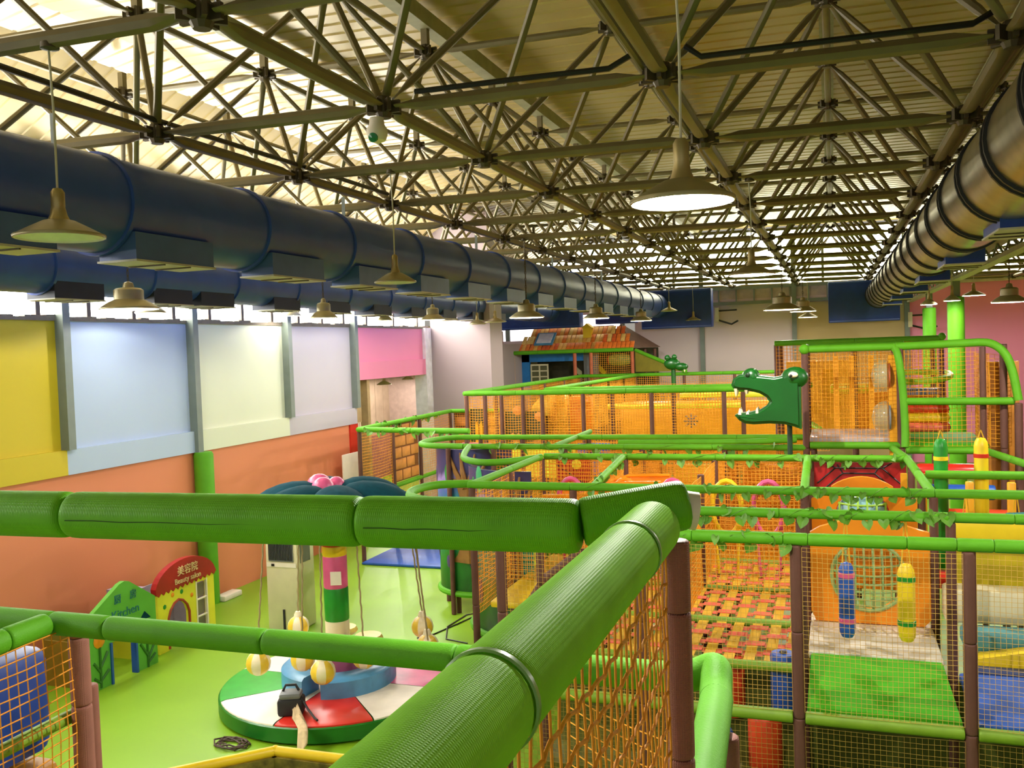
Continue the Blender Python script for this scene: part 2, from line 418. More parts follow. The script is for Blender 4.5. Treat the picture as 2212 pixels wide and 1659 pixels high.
def size(p, q):
    c = (p+q)/2-Vector((0, 0, CZ)); z = c.dot(fw)
    if z < .5: return 0
    u, v = F*c.dot(rt)/z, F*c.dot(up)/z
    return ((q-p).length/z) if abs(u) < 1500 and abs(v) < 1150 else .001/z
RR = {'bottom_chord': .05, 'web_tube': .031, 'top_chord': .038}; MM = {}
def mm(kind, L):
    k = (kind, round(L, 3))
    if k not in MM: MM[k] = member_mesh(L, RR[kind]); MM[k].materials.append(TRUSS)
    return MM[k]
rest = MB()
for kind in RR:
    ml = sorted([x for x in mem if x[0] == kind], key=lambda x: -size(x[1], x[2]))
    for t, (_, p, q) in enumerate(ml):
        me = mm(kind, (q-p).length)
        if t < 280: put(kind, me, sf, align(p, q))
        else: rest.add([v.co[:] for v in me.vertices], [list(f.vertices) for f in me.polygons], align(p, q), True)
nm = node_mesh(.085); nm.materials.append(NODE)
stub = MB().box((-.035, -.035, .05), (.035, .035, .25)).mesh('purlin_stub'); stub.materials.append(TRUSS)
for p in list(bn.values()): put('node', nm, sf, Matrix.Translation(p))
for p in list(tn.values()): put('top_node', nm, sf, Matrix.Translation(p)); put('purlin_stub', stub, sf, Matrix.Translation(p))
if rest.v: props(rest.build('far_truss_members', TRUSS, sf), kind='stuff')
# cables and conduit on the frame
def cable(name, pts, r, m, label, cat='cable', n=6):
    o = MB().tube(pts, r, n).build(name, m); return props(o, label, cat)
cable('black_hose', [(-2.75, 5.93, 5.69), (-2.0, 5.93, 5.68), (-1.35, 5.93, 5.665), (-1.2, 5.95, 5.74)], .02, BLACK, 'black hose lying on the truss tube left of the big lit lamp', 'hose')
cable('black_hose', [(-.85, 5.93, 5.74), (-.75, 5.93, 5.66), (0, 5.93, 5.65), (.8, 5.93, 5.635), (.95, 5.97, 5.72)], .02, BLACK, 'black hose on the truss tube right of the big lit lamp', 'hose')
cable('black_hose', [(-4.9, -1, 5.74), (-4.92, 2.5, 5.74), (-4.93, 4.2, 5.75), (-4.95, 5.9, 5.73), (-4.95, 7.8, 5.74), (-4.95, 9.8, 5.74)], .022, BLACK, 'long black hose along the truss tube above the navy duct', 'hose')
cp = thing('conduit_pipe', 'jointed conduit pipe running beside the central truss tube', 'pipe', (-1.12, 2, 5.65))
for k in range(9):
    y0 = -.5+k*2.2
    MB().tube([(-1.12, y0, 5.64), (-1.12, y0+2.2, 5.64)], .027, 8).build('pipe_length', TRUSS, cp)
    MB().tube([(-1.12, y0-.05, 5.64), (-1.12, y0+.05, 5.64)], .034, 8).build('coupling', NODE, cp)
# security camera on a node
sc = thing('security_camera', 'white dome security camera on a truss node', 'camera', (-3.02, 5.85, 5.42))
MB().lathe([(.0, .10), (.05, .10), (.055, .05), (.075, .02), (.075, -.02), (.06, -.06), (0, -.085)], 16).build('housing', WHITE, sc, W[sc])
MB().lathe([(0, .03), (.034, .02), (.034, 0), (0, 0)], 14, Matrix.Translation((.0, -.05, -.045)) @ Matrix.Rotation(1.9, 4, 'X')).build('lens', mat('green_lens', (26, 120, 70), .2), sc, W[sc])

# ------------------------------------------------------------------ ducts
def duct(label, x, z, r, y0, y1, seams, m, outlets, bandm, dbl, ox=.16, olen=.88, ow=.34, om=None):
    d = thing('air_duct', label, 'duct', (x, y0, z-r))
    ss = [y0]+[s for s in seams if y0 < s < y1]+[y1]
    for a, b in zip(ss, ss[1:]):
        MB().lathe([(r, a), (r, b)], 32, Matrix.Translation((x, 0, z)) @ Matrix.Rotation(-PI/2, 4, 'X') @ Matrix.Scale(1, 4), cap=False).build('duct_section', m, d)
        for off in ((0, .12) if dbl else (0,)):
            MB().lathe([(r, -.022), (r+.022, -.018), (r+.022, .018), (r, .022)], 32, Matrix.Translation((x, b-off, z)) @ Matrix.Rotation(-PI/2, 4, 'X'), cap=False).build('flange_band', bandm, d)
    for a in outlets:
        xo = x+ox
        bx = MB().box((xo-ow/2, a, z-r-.06), (xo+ow/2, a+olen, z-r+.14)).build('outlet_box', om or DUCTL, d)
        MB().box((xo-ow/2-.012, a-.012, z-r-.075), (xo+ow/2+.012, a+olen+.012, z-r-.06)).build('outlet_lip', LIP, bx)
        for q in (.33, .66):
            MB().box((xo-ow/2, a+olen*q, z-r-.085), (xo+ow/2, a+olen*q+.015, z-r-.075)).build('outlet_vane', NODE, bx)
    ks = int((y1-y0)/4)
    for k in range(ks):
        MB().box((x-.02, y0+2+k*4-.003, z+r), (x+.02, y0+2+k*4+.003, cz(x, 5.52))).build('hanger_strap', STEEL, d)
    return d
sm1 = [0.6, 2.2, 3.8, 5.35, 7.05, 8.6, 10.3, 11.85, 13.5, 15.05, 16.6, 18.1, 19.6, 21.1, 22.6, 24.1, 25.6, 27]
duct('large round navy air duct running the length of the left ceiling', -5.1, 5.02, .36, -1, 28.2, sm1, DUCT, [2.2+.02, 3.78, 5.38, 7.1, 8.7, 10.25, 11.8, 13.4, 15, 16.6, 18.2, 19.8, 21.4, 23, 24.6], DUCT, False)
duct('second navy air duct beside the bright windows of the left wall', -8.25, 4.95, .31, -1, 27, [s+.7 for s in sm1[:-1]], DUCT, [2.8, 4.4, 6, 7.75, 9.3, 10.2, 11.9, 13.5, 15.1, 16.7, 18.3, 20, 21.6], DUCT, False, ox=.05, olen=.72, ow=.4, om=mat('dark_outlet', (26, 34, 56), .5))
duct('silver foil air duct with black bands at the upper right', 1.3, 5.06, .37, 1, 28.6, [2.4, 3.9, 5.3, 6.55, 7.85, 9.1, 10.3, 11.5, 12.8, 14, 15.3, 16.5, 17.8, 19, 20.3, 21.5, 22.8, 24, 25.3, 26.6], FOIL, [4.2, 7.7, 11.2, 14.4, 17.6, 20.8, 24], BLACK, True, ox=.1, olen=.8, ow=.4, om=PLENUM)
def plenum(label, x0, x1, z0, z1, y):
    p = thing('duct_plenum', label, 'duct box', ((x0+x1)/2, y, z0))
    MB().rbox((x0, y, z0), (x1, y+.5, z1), .02).build('box', PLENUM, p)
    MB().box((x0+.02, y-.02, z0+.02), (x1-.02, y, z0+.06)).box((x0+.02, y-.02, z1-.06), (x1-.02, y, z1-.02)).build('rim', DUCT, p)
plenum('royal blue plenum box at the far end of the large navy duct', -5.6, -3.45, 4.32, 5.5, 28.1)
plenum('royal blue plenum box at the far end of the silver duct', -.1, 1.85, 4.3, 5.5, 28.5)
plenum('low blue plenum box at the end of the second navy duct, over the window band', -10.1, -7.3, 4.45, 5.1, 27)
plenum('small blue box high on the back wall above the tiled roof', -7.2, -5.9, 4.55, 4.95, 28.6)
for i, (x, z, lb) in enumerate(((-3.35, 4.85, 'black bracket arm on the mauve back wall beside the navy plenum'), (2.35, 4.45, 'black bracket arm on the pink wall beside the right plenum'))):
    b = thing('wall_bracket', lb, 'bracket', (x, 29.8, z-.5))
    MB().tube([(x-.1, 29.85, z), (x+.5, 29.6, z)], .03, 6).build('arm', BLACK, b)
    MB().tube([(x-.1, 29.85, z-.3), (x+.35, 29.5, z-.45), (x+.55, 29.4, z-.35)], .03, 6).build('stay', BLACK, b)
    MB().box((x-.2, 29.8, z-.35), (x-.08, 29.95, z+.1)).build('plate', CREAM, b)

# ------------------------------------------------------------------ pendant lamps
LM = {}
def lamp(x, y, z, dia, label, chain=False, top=5.5, on=True, pw=1.0):
    if top > 4.5:                      # hang from the nearest cross tube of the truss
        s_ = (3.93+2*round((y-3.93)/2))/y; x *= s_; y *= s_; z = CZ+(z-CZ)*s_; dia *= s_; top = 5.53
    r = dia/2; t = thing('pendant_lamp', label, 'lamp', (x, y, z), 'pendant lamps under the roof'); M = W[t]
    if not chain:
        prof = [(r, 0), (r*.99, .01), (r*.66, .052), (r*.36, .088), (r*.22, .095)]
        sock = [(0, .085), (r*.25, .09), (r*.19, .12), (r*.15, .165), (r*.155, .17), (r*.155, .245), (r*.1, .265), (0, .27)]
    else:
        prof = [(r, 0), (r*.99, .012), (r*.7, .07), (r*.5, .10), (r*.5, .11)]
        sock = [(0, .1), (r*.5, .105), (r*.5, .2), (r*.42, .22), (r*.2, .23), (r*.16, .28), (0, .3)]
    inner = [(a*.97, b-.006) for a, b in prof]
    MB().lathe(prof, 28, cap=False).build('shade', SHADE, t, M)
    MB().lathe(inner, 28, cap=False).build('reflector', LAMPIN, t, M)
    MB().lathe([(r*.97, -.004), (r*1.0, -.004), (r*1.01, .004), (r, .012)], 28, cap=False).build('rim', SHADE, t, M)
    MB().lathe(sock, 16).build('socket', SOCKET if not chain else SHADE, t, M)
    MB().lathe([(0, .062), (.025, .066), (.034, .076), (.03, .086), (.02, .092), (0, .092)], 12).build('bulb', BULB if on else DIMBULB, t, M)
    h = sock[-1][1]; tp = cz(x, top)-z
    if chain:
        c = MB(); n = max(4, int((tp-h)/.055)); 
        for k in range(n):
            zz = h+(tp-h)*(k+.5)/n
            c.tube([(.011*math.cos(a)*(k % 2), .011*math.cos(a)*(1-k % 2), zz+.034*math.sin(a)) for a in [2*PI*q/8 for q in range(8)]], .005, 4, True)
        c.build('chain', NODE, t, M)
    else: MB().tube([(0, 0, h-.02), (.004, 0, (h+tp)/2), (-.01, 0, tp)], .0065, 6).build('cord', CORD, t, M)
    MB().lathe([(0, tp-.03), (.05, tp-.02), (.05, tp+.01), (0, tp+.02)], 10).build('ceiling_rose', NODE, t, M)
    if on:
        ld = bpy.data.lights.new('lamp_light', 'POINT'); ld.energy = pw*LAMP_W*min(1, (dia/.4)**2); ld.shadow_soft_size = .02; ld.color = (1, .955, .87)
        lo = put('lamp_light', ld, t, M @ Matrix.Translation((0, 0, .04 if y < 14 else .006)))
lamp(-4.0, 3.93, 4.55, .47, 'cone lamp on a long cord in front of the navy duct, at the far left', False, 5.5, False)
lamp(-.6, 3.98, 4.46, .45, 'nearest cone lamp, glowing white underneath, hanging at the centre', False, 5.5, True, 2.2)
lamp(-3.96, 7.93, 4.53, .40, 'cone lamp on a cord just below the middle of the navy duct', False, 5.5, False)
lamp(-.76, 9.55, 4.52, .46, 'cone lamp behind and right of the glowing one', False, 5.5, True, 1.7)
lamp(-6.98, 7.73, 4.41, .6, 'big shallow lamp on a chain before the pale blue wall bay', True, 5.0, True, 0.8)
lamp(-8.6, 9.91, 4.5, .40, 'smaller chain lamp just right of the big one before the blue bay', True, 5.5, True, 0.3)
lamp(-8.6, 13.26, 4.54, .34, 'small lamp in front of the window over the grey wall bay', True, 5.4, True, 0.3)
lamp(-7.4, 12.32, 4.43, .42, 'chain lamp between the two ducts over the grey wall bay', True, 5.4, True, 0.3)
lamp(-8.6, 16.65, 4.52, .32, 'small lamp over the pink wall bay', True, 5.4, True, 0.4)
lamp(-7.4, 16.39, 4.48, .48, 'chain lamp before the white reveal of the pink bay', True, 5.4, True, 0.7)
lamp(-8.4, 19.5, 4.57, .42, 'small lamp just right of the one before the white reveal', False, 5.4, False)
lamp(-7.4, 19.9, 4.49, .5, 'lamp in front of the mauve pier, right of the pair', False, 5.4, False)
lamp(-8.05, 20.4, 4.48, .4, 'small lamp tucked behind the one at the mauve pier', False, 5.4, False)
lamp(-4.56, 13.7, 4.34, .55, 'chain lamp under the navy duct, left of the tiled play house', True, 5.5)
lamp(-4.64, 18.51, 4.43, .55, 'chain lamp over the tiled roof of the play house', True, 5.5)
lamp(-4.23, 21.2, 4.41, .5, 'lamp above the right gable of the play house', True, 5.5, True, 1.6)
lamp(-4.24, 25.19, 4.75, .46, 'small lamp against the navy duct end', False, 5.5, False)
lamp(-3.94, 27.7, 4.53, .46, 'small lamp before the right part of the royal blue plenum', False, 5.5, False)
lamp(-.76, 15.4, 4.34, .6, 'large chain lamp left of centre before the beige back wall', True, 5.5)
lamp(-.59, 20.68, 4.45, .55, 'chain lamp just behind the large one before the beige wall', True, 5.5, True, 1.8)
lamp(-.57, 23.81, 4.39, .46, 'smallest of the three lamps clustered before the beige wall', False, 5.5, True, 1.8)
lamp(2.51, 15.39, 4.3, .5, 'chain lamp at the right edge before the pink wall', True, 5.5)
lamp(2.6, 9.93, 4.4, .5, 'chain lamp over the right bays of the front block, beyond the silver duct', True, 5.5, True, 1.6)  # unseen lamp, added in line with the row to brighten the right bays
lamp(2.6, 5.93, 4.4, .5, 'chain lamp over the nearest right bay, under the silver duct side', True, 5.5, True, 1.6)  # second unseen lamp, added to light the nearest right bay
lamp(2.83, 21.45, 4.65, .46, 'lamp on a short stem between the green column and right edge', False, 5.3, True, 1.8)
lamp(1.97, 17.5, 4.43, .27, 'small lamp in front of the taller green column', False, 5.3)
lamp(1.6, 17.5, 4.38, .27, 'small lamp in front of the shorter green column', False, 5.3)
lamp(-11.6, 22.3, 3.0, .4, 'left lamp in the side room seen under the pink bay', False, 4.4)
lamp(-12.0, 24.6, 3.05, .35, 'middle lamp in the side room seen under the pink bay', False, 4.4)
lamp(-10.9, 23.9, 3.02, .4, 'right lamp in the side room, beside the white reveal', False, 4.4)

# ------------------------------------------------------------------ right hand beam and padded columns
for y, h, lb in ((19, 4.55, 'taller padded green column right of the silver duct'), (24, 4.5, 'farther padded green column beside the taller one')):
    c = thing('padded_column', lb, 'column', (2.2, y, 0)); M = W[c]
    MB().lathe([(0, 0), (.15, 0), (.15, h-.02), (.13, h), (0, h)], 20).build('foam_padding', G_FOAM, c, M)
    MB().box((-.07, -.07, h), (.07, .07, 4.85)).build('steel_core', STEEL, c, M)
bm_ = thing('roof_beam', 'pale lattice steel beam resting on the green columns', 'beam', (2.2, 10, 4.85))
for z in (4.87, 5.12): MB().box((2.12, 8, z-.03), (2.28, 29.8, z+.03)).build('flange', mat('pale_beam_paint', (178, 176, 150), .5), bm_)
for k in range(42):
    y = 8.1+k*.52; a, b = (4.9, 5.09) if k % 2 else (5.09, 4.9)
    MB().tube([(2.2, y, a), (2.2, y+.52, b)], .018, 5).build('lacing_bar', STEEL, bm_)

# ------------------------------------------------------------------ ivy
lm = MB()
lp = [(0, 0), (.02, .016), (.036, .012), (.044, -.008), (.036, -.034), (.018, -.058), (0, -.078), (-.018, -.058), (-.036, -.034), (-.044, -.008), (-.036, .012), (-.02, .016)]
lv = [(x, .008*math.cos(x*40)-.004, z) for x, z in lp]+[(0, .012, -.02)]
lm.add(lv, [(i, (i+1) % 12, 12) for i in range(12)]); LFM = lm.mesh('leaf'); LFM.materials.append(LEAF)
def ivy(label, p0, p1, n, z=0, r=.045, scale=1.0):
    p0 = Vector(p0); p1 = Vector(p1); t = thing('ivy_garland', label, 'garland', p0, 'artificial ivy on the rails')
    pts = []
    for k in range(17):
        f = k/16; d = (p1-p0); pts.append(p0+d*f+Vector((0, -r*1.05*math.cos(k*1.3), r*1.05*math.sin(k*1.3))))
    MB().tube(pts, .004, 4).build('vine', LEAF, t)
    for k in range(n):
        f = (k+random.uniform(.1, .9))/n; a = random.uniform(-2.6, 1.2)
        p = p0.lerp(p1, f)+Vector((0, -r*1.25*abs(math.cos(a)), r*1.1*math.sin(a)))
        M = Matrix.Translation(p) @ Matrix.Rotation(random.uniform(-.9, .9), 4, 'Z') @ Matrix.Rotation(random.uniform(-.6, .6), 4, 'Y') @ Matrix.Rotation(random.uniform(-.7, .5), 4, 'X') @ Matrix.Scale(random.uniform(.7, 1.15)*scale, 4)
        put('leaf', LFM, t, M)

# ------------------------------------------------------------------ play structure, front block
ZT, ZD = 2.47, 1.22
XG = [-2.45, -1.36, -.27, .81, 1.9, 3.0]
fb = thing('climbing_structure', 'padded green and brown climbing frame with nets, nearest block on the right', 'play frame', (-.27, 6.53, 0))
for Y in (6.53, 7.5):
    rail(fb, (-2.45 if Y < 7 else -1.9, Y, ZT), (3.0, Y, ZT), .045 if Y < 7 else .04, cuts=[0, .14, .27, .385, .415, .53, .585, .625, .66, .82, 1] if Y < 7 else [0, .16, .3, .41, .55, .64, .7, .86, 1])
for x in XG:
    post(fb, x, 6.53, 0, ZT-.04, .043, seg=.62)
    if x < 2: post(fb, x, 7.5, 0, ZT-.04, .036)
for a, b in zip(XG, XG[1:]):
    rail(fb, (a+.04, 6.53, ZD), (b-.04, 6.53, ZD), .045, mat('olive_foam', (122, 160, 36), .55), 'deck_edge_pad')
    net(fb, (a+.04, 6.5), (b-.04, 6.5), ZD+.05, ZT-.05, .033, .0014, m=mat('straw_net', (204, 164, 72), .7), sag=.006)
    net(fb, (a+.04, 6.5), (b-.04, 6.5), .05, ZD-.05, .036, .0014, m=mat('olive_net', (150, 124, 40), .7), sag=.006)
OLV = MATS['olive_foam']
for Y in (7.5, 8.65, 9.8):
    rail(fb, (-2.45, Y, ZD), (-.27, Y, ZD), .04, OLV, 'deck_edge_pad')
MB().box((-2.4, 7.75, 0), (3, 7.8, 1.12)).build('under_deck_dark_board', mat('dark_olive_board', (84, 92, 24), .6), fb)  # board and mat added to darken the space under the deck
MB().box((-2.4, 6.6, 0), (3, 7.75, .03)).build('under_deck_dark_mat', MATS['dark_olive_board'], fb)
# decks
def deck(parent, x0, x1, y0, y1, z, m, name='deck_pad', t=.07): return MB().rbox((x0, y0, z-t), (x1, y1, z), .02).build(name, m, parent)
deck(fb, -.22, .77, 6.6, 7.78, ZD+.05, LGREEN)
deck(fb, -.24, .78, 7.78, 8.92, ZD+.06, WHITE)
deck(fb, .86, 1.86, 6.6, 7.6, ZD+.04, CBLUE)
deck(fb, 1.95, 3, 6.6, 7.6, ZD+.04, CBLUE)
# woven strap floor in the left bay
for k in range(13):
    x = -2.4+k*.165
    MB().box((x, 7.6, ZD-.004), (x+.09, 11.0, ZD+.004)).build('yellow_strap', GOLD, fb)
for k in range(15):
    y = 7.75+k*.225
    vs = MB()
    for q in range(13):
        x = -2.45+q*.168; s = .008 if (k+q) % 2 else -.008
        vs.box((x, y, ZD+s-.003), (x+.168, y+.11, ZD+s+.003))
    vs.build('salmon_strap', SALMON, fb)
# orange wall with the round mesh window at the back of the white deck
def disc_poly(cx, czz, r, n=28, a0=0): return [(cx+r*math.cos(2*PI*i/n+a0), czz+r*math.sin(2*PI*i/n+a0)) for i in range(n)]
def holed_panel(outline, hole, y0, y1):
    """flat panel with a round hole; outline and hole have the same count, listed around the same centre"""
    n = len(outline); mb = MB()
    vs = [(x, y0, z) for x, z in outline]+[(x, y0, z) for x, z in hole]+[(x, y1, z) for x, z in outline]+[(x, y1, z) for x, z in hole]
    fs = []
    for i in range(n):
        j = (i+1) % n
        fs += [(i, j, n+j, n+i), (2*n+i, 3*n+i, 3*n+j, 2*n+j), (i, 2*n+i, 2*n+j, j), (n+i, n+j, 3*n+j, 3*n+i)]
    return mb.add(vs, fs)
def ring_outline(cx, czz, f, n=40):
    return [(cx+f(2*PI*i/n)*math.cos(2*PI*i/n), czz+f(2*PI*i/n)*math.sin(2*PI*i/n)) for i in range(n)]
def rectf(x0, x1, z0, z1, cx, czz, arch=0):
    def f(a):
        c, s = math.cos(a), math.sin(a); best = 9
        if c > 1e-6: best = min(best, (x1-cx)/c)
        if c < -1e-6: best = min(best, (x0-cx)/c)
        if s < -1e-6: best = min(best, (z0-czz)/s)
        if s > 1e-6:
            z = z1-czz; q = z/s
            if arch:
                for _ in range(6):
                    xx = c*q; q = (z+arch*max(0, math.cos(min(PI/2, abs(xx)/(x1-x0)*2*PI*.55))))/s
            best = min(best, q)
        return best
    return f
def dome_window(parent, cx, y, czz, r, m, k=7):
    mb = MB()
    for i in range(k):
        o = -r+2*r*(i+.5)/k; h = math.sqrt(max(0, r*r-o*o))
        P1 = []; P2 = []
        for q in range(9):
            s = -h+2*h*q/8; d = -.18*max(0, 1-(o*o+s*s)/(r*r))
            P1.append((cx+o, y+d, czz+s)); P2.append((cx+s, y+d, czz+o))
        mb.tube(P1, .011, 5); mb.tube(P2, .011, 5)
    mb.build('dome_grille', m, parent)
op = thing('activity_board', 'orange plastic wall panel with a round mesh window facing the white deck', 'panel', (.26, 8.65, ZD))
holed_panel(ring_outline(.26, 1.74, rectf(-.23, .78, 1.29, 2.13, .26, 1.74, .1)), disc_poly(.26, 1.72, .30, 40), 8.62, 8.68).build('board', ORG, op)
MINT = mat('mint_mesh', (150, 178, 110), .5)
dome_window(op, .26, 8.62, 1.72, .3, MINT, 8)
MB().tube([(x, 8.61, z) for x, z in disc_poly(.26, 1.72, .31, 24)], .018, 6, True).build('window_rim', MINT, op)
op = thing('activity_board', 'higher orange arched panel with a chequered dome behind the mesh window panel', 'panel', (.25, 9.8, ZD))
holed_panel(ring_outline(.25, 2.05, rectf(-.24, .76, 1.3, 2.24, .25, 2.05, .2)), disc_poly(.25, 2.04, .26, 40), 9.78, 9.84).build('board', ORG, op)
dome_window(op, .25, 9.78, 2.04, .26, mat('lime_mesh', (150, 196, 60), .5), 6)
MB().lathe([(.25, 0), (.2, .1), (.1, .17), (0, .19)], 20, Matrix.Translation((.25, 9.84, 2.04)) @ Matrix.Rotation(PI/2, 4, 'X')).build('blue_dome', mat('pale_blue_dome', (150, 196, 214), .3), op)
rp = thing('activity_board', 'dark red padded panel with stitched arch, behind the orange arch', 'panel', (.25, 11, 1.3))
MB().box((-.25, 11.04, 1.3), (.75, 11.1, 2.42)).build('board', DRED, rp)
for a, b in (((-.2, 2.18), (.0, 2.36)), ((.0, 2.36), (.5, 2.36)), ((.5, 2.36), (.72, 2.16)), ((0, 2.36), (-.1, 2.42)), ((.5, 2.36), (.6, 2.42)), ((-.2, 2.05), (.08, 2.3)), ((.08, 2.3), (.42, 2.3)), ((.42, 2.3), (.7, 2.05)), ((.08, 2.3), (.02, 2.4)), ((.42, 2.3), (.48, 2.4))):
    MB().tube([(a[0], 11.03, a[1]), (b[0], 11.03, b[1])], .008, 5).build('seam', BLACK, rp)
# punching bags
def bag(x, y, z0, z1, r, m1, m2, label, bands, rope=2.5):
    t = thing('punching_bag', label, 'punching bag', (x, y, z0)); M = W[t]; h = z1-z0
    MB().lathe([(0, 0), (r*.7, .01), (r*.95, .04), (r, .08), (r, h-.09), (r*.92, h-.05), (r*.6, h-.01), (0, h)], 18).build('body', m1, t, M)
    for b in bands: MB().lathe([(r, b-.02), (r+.004, b-.018), (r+.004, b+.018), (r, b+.02)], 18, cap=False).build('band', m2, t, M)
    for s in (-1, 1): MB().tube([(s*r*.5, 0, h-.03), (0, 0, rope-z0)], .006, 5).build('rope', GOLD, t, M)
bag(.065, 7.5, 1.5, 2.1, .06, CBLUE, PINK, 'blue punching bag with pink bands over the white deck', [.14, .5])
bag(.495, 7.5, 1.5, 2.11, .063, YEL, GREEN, 'yellow punching bag with green bands over the white deck', [.15, .49])
bag(1.62, 7.3, 1.55, 2.0, .06, mat('navy_vinyl', (30, 50, 100), .4), RED, 'navy punching bag with a red band at the right edge', [.2])
# coloured cylinders in the left bay
def pillar(x, y, z0, z1, r, m, label):
    t = thing('foam_cylinder', label, 'foam roller', (x, y, z0))
    MB().lathe([(0, 0), (r*.9, 0), (r, .025), (r, z1-z0-.025), (r*.9, z1-z0), (0, z1-z0)], 18).build('body', m, t, W[t])
    MB().lathe([(r*.3, z1-z0), (r*.3, z1-z0+.012), (0, z1-z0+.014)], 12).build('end_cap', BLACK, t, W[t])
pillar(-.43, 7.62, .8, 1.3, .105, CBLUE, 'upright blue foam cylinder under the woven strap floor')
pillar(-.85, 7.75, .7, 1.2, .1, mat('red_orange_vinyl', (220, 70, 30), .4), 'upright red foam cylinder beside the blue one')
pillar(-.56, 7.25, .5, .92, .13, MATS['red_orange_vinyl'], 'short orange red foam cylinder below the blue one')
pillar(-.95, 7.3, .35, .75, .14, CBLUE, 'short dark blue foam cylinder near the floor, left of the orange one')
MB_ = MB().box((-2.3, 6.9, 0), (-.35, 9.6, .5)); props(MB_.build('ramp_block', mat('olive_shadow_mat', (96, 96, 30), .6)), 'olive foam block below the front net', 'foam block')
# right bay: boat shaped soft seats
rb2 = thing('soft_play_wall', 'yellow, cream and teal soft wall in the right bay of the front block', 'soft wall', (1.5, 8.6, ZD))
MB().rbox((.95, 8.5, 2.1), (3, 8.75, 2.28), .03).build('yellow_top', YEL, rb2)
MB().box((.98, 8.7, 1.55), (3, 8.74, 2.1)).build('yellow_board', mat('mustard_board', (196, 176, 24), .5), rb2)
MB().rbox((.85, 8.35, 1.42), (3, 8.62, 1.7), .03).build('cream_pad', CREAM, rb2)
MB().rbox((.95, 7.95, 1.3), (3, 8.3, 1.44), .03).build('teal_pad', LTEAL, rb2)
MB().prism([(.95, 1.30), (1.6, 1.44), (2.4, 1.44), (3, 1.3), (3, 1.24), (.95, 1.24)], 7.78, 7.93).build('yellow_wedge', YEL, rb2)
MB().rbox((.95, 7.62, 1.2), (3, 7.78, 1.27), .02).build('navy_pad', mat('navy_vinyl', (30, 50, 100), .4), rb2)
MB().tube([(1.35, 8.55, 2.3), (1.8, 8.55, 2.33), (2.4, 8.55, 2.33)], .03, 8).build('teal_roll', LTEAL, rb2)
# ------------------------------------------------------------------ middle block: rails at 2.47 m
mbk = thing('climbing_structure', 'padded climbing frame with leafy green rails in the middle of the hall', 'play frame', (-2, 9.8, 0))
rail(mbk, (-3.57, 8.63, ZT), (3.0, 8.63, ZT), .04)
rail(mbk, (-3.5, 11.03, ZT), (.8, 11.03, ZT), .04)
rail(mbk, (-5.05, 12.1, ZT), (-.34, 12.1, ZT), .04)
rail(mbk, (-5.3, 13.4, ZT), (-.34, 13.4, ZT), .04)
bend(mbk, [(-.5, 13.0, ZT), (-1.2, 12.75, ZT), (-2.0, 12.7, ZT), (-2.9, 12.65, ZT)], .04)
rail(mbk, (-3.53, 8.63, ZT), (-3.53, 10.98, ZT), .04)
rail(mbk, (-2.25, 8.63, ZT), (-2.47, 10.98, ZT), .04)
rail(mbk, (-3.7, 12.2, ZT), (-3.74, 14.3, ZT), .04)
rail(mbk, (-.27, 8.63, ZT), (-.3, 11.03, ZT), .042)
rail(mbk, (.79, 8.63, ZT), (.76, 11.03, ZT), .042)
rail(mbk, (.84, 9.8, ZT), (3, 9.8, ZT), .042)
rail(mbk, (.76, 11.03, ZT), (.66, 12.2, ZT), .042)
bend(mbk, [(-5.3, 13.4, ZT), (-5.75, 13.38, ZT), (-5.98, 12.9, ZT), (-5.85, 12.2, ZT), (-5.05, 12.1, ZT)], .042)
bend(mbk, [(-4.95, 12.05, ZT), (-4.75, 11.4, ZT), (-4.45, 10.6, ZT), (-3.95, 10.25, ZT), (-3.5, 10.9, ZT)], .042)
bend(mbk, [(-3.55, 8.7, ZT), (-3.95, 8.6, ZT), (-4.0, 8.1, ZT), (-3.75, 7.7, ZT), (-3.2, 7.55, ZT)], .042)
rail(mbk, (-3.2, 7.55, ZT), (-1.9, 7.5, ZT), .04)
xs = [-3.53, -2.45, -1.36, -.27, .8, 1.9]
for Y in (8.63, 9.8, 11.03, 12.1, 13.4):
    for x in xs:
        if Y > 11.5 and x > 0: continue
        post(mbk, x, Y, 0, ZT-.03)
for x in (-4.6, -5.3): post(mbk, x, 12.1, 0, ZT-.03); post(mbk, x, 13.4, 0, ZT-.03)
for Y in (8.66, 11.03, 12.13, 13.43):
    for a, b in zip(xs, xs[1:]):
        if (Y > 11.5 and a > -.3): continue
        if a > -.5 and Y < 11.5: continue
        net(mbk, (a, Y), (b, Y), ZD+.05 if Y > 9 else ZD+.3, ZT-.04, .046, .0034)
        if Y > 9: net(mbk, (a, Y+.35), (b, Y+.35), ZD-.6, ZT-.1, .048, .0036)
for (a, b) in (((-3.53, 8.63), (-3.53, 9.8)), ((-3.53, 9.8), (-3.53, 11.03)), ((-2.45, 8.63), (-2.47, 9.8)), ((-2.47, 9.8), (-2.47, 11.03)), ((-.27, 11.03), (-.3, 12.1)), ((-1.36, 8.7), (-1.36, 11)), ((-4.6, 13.4), (-3.53, 13.4)), ((-4.6, 12.1), (-3.53, 12.1)), ((-5.3, 13.4), (-4.6, 13.4)), ((-1.36, 11.03), (-1.36, 13.4)), ((-2.45, 11.03), (-2.45, 13.4))):
    net(mbk, a, b, ZD-.1, ZT-.04, .046, .0034)
for Y in (11.03, 12.1, 13.4): rail(mbk, (-3.5, Y, ZD), (-.3, Y, ZD), .04, OLV, 'deck_edge_pad')
deck(mbk, -3.4, -.3, 11.1, 13.3, ZD+.03, AMBER)
deck(mbk, -3.4, -2.5, 8.7, 10.9, ZD+.03, YEL)
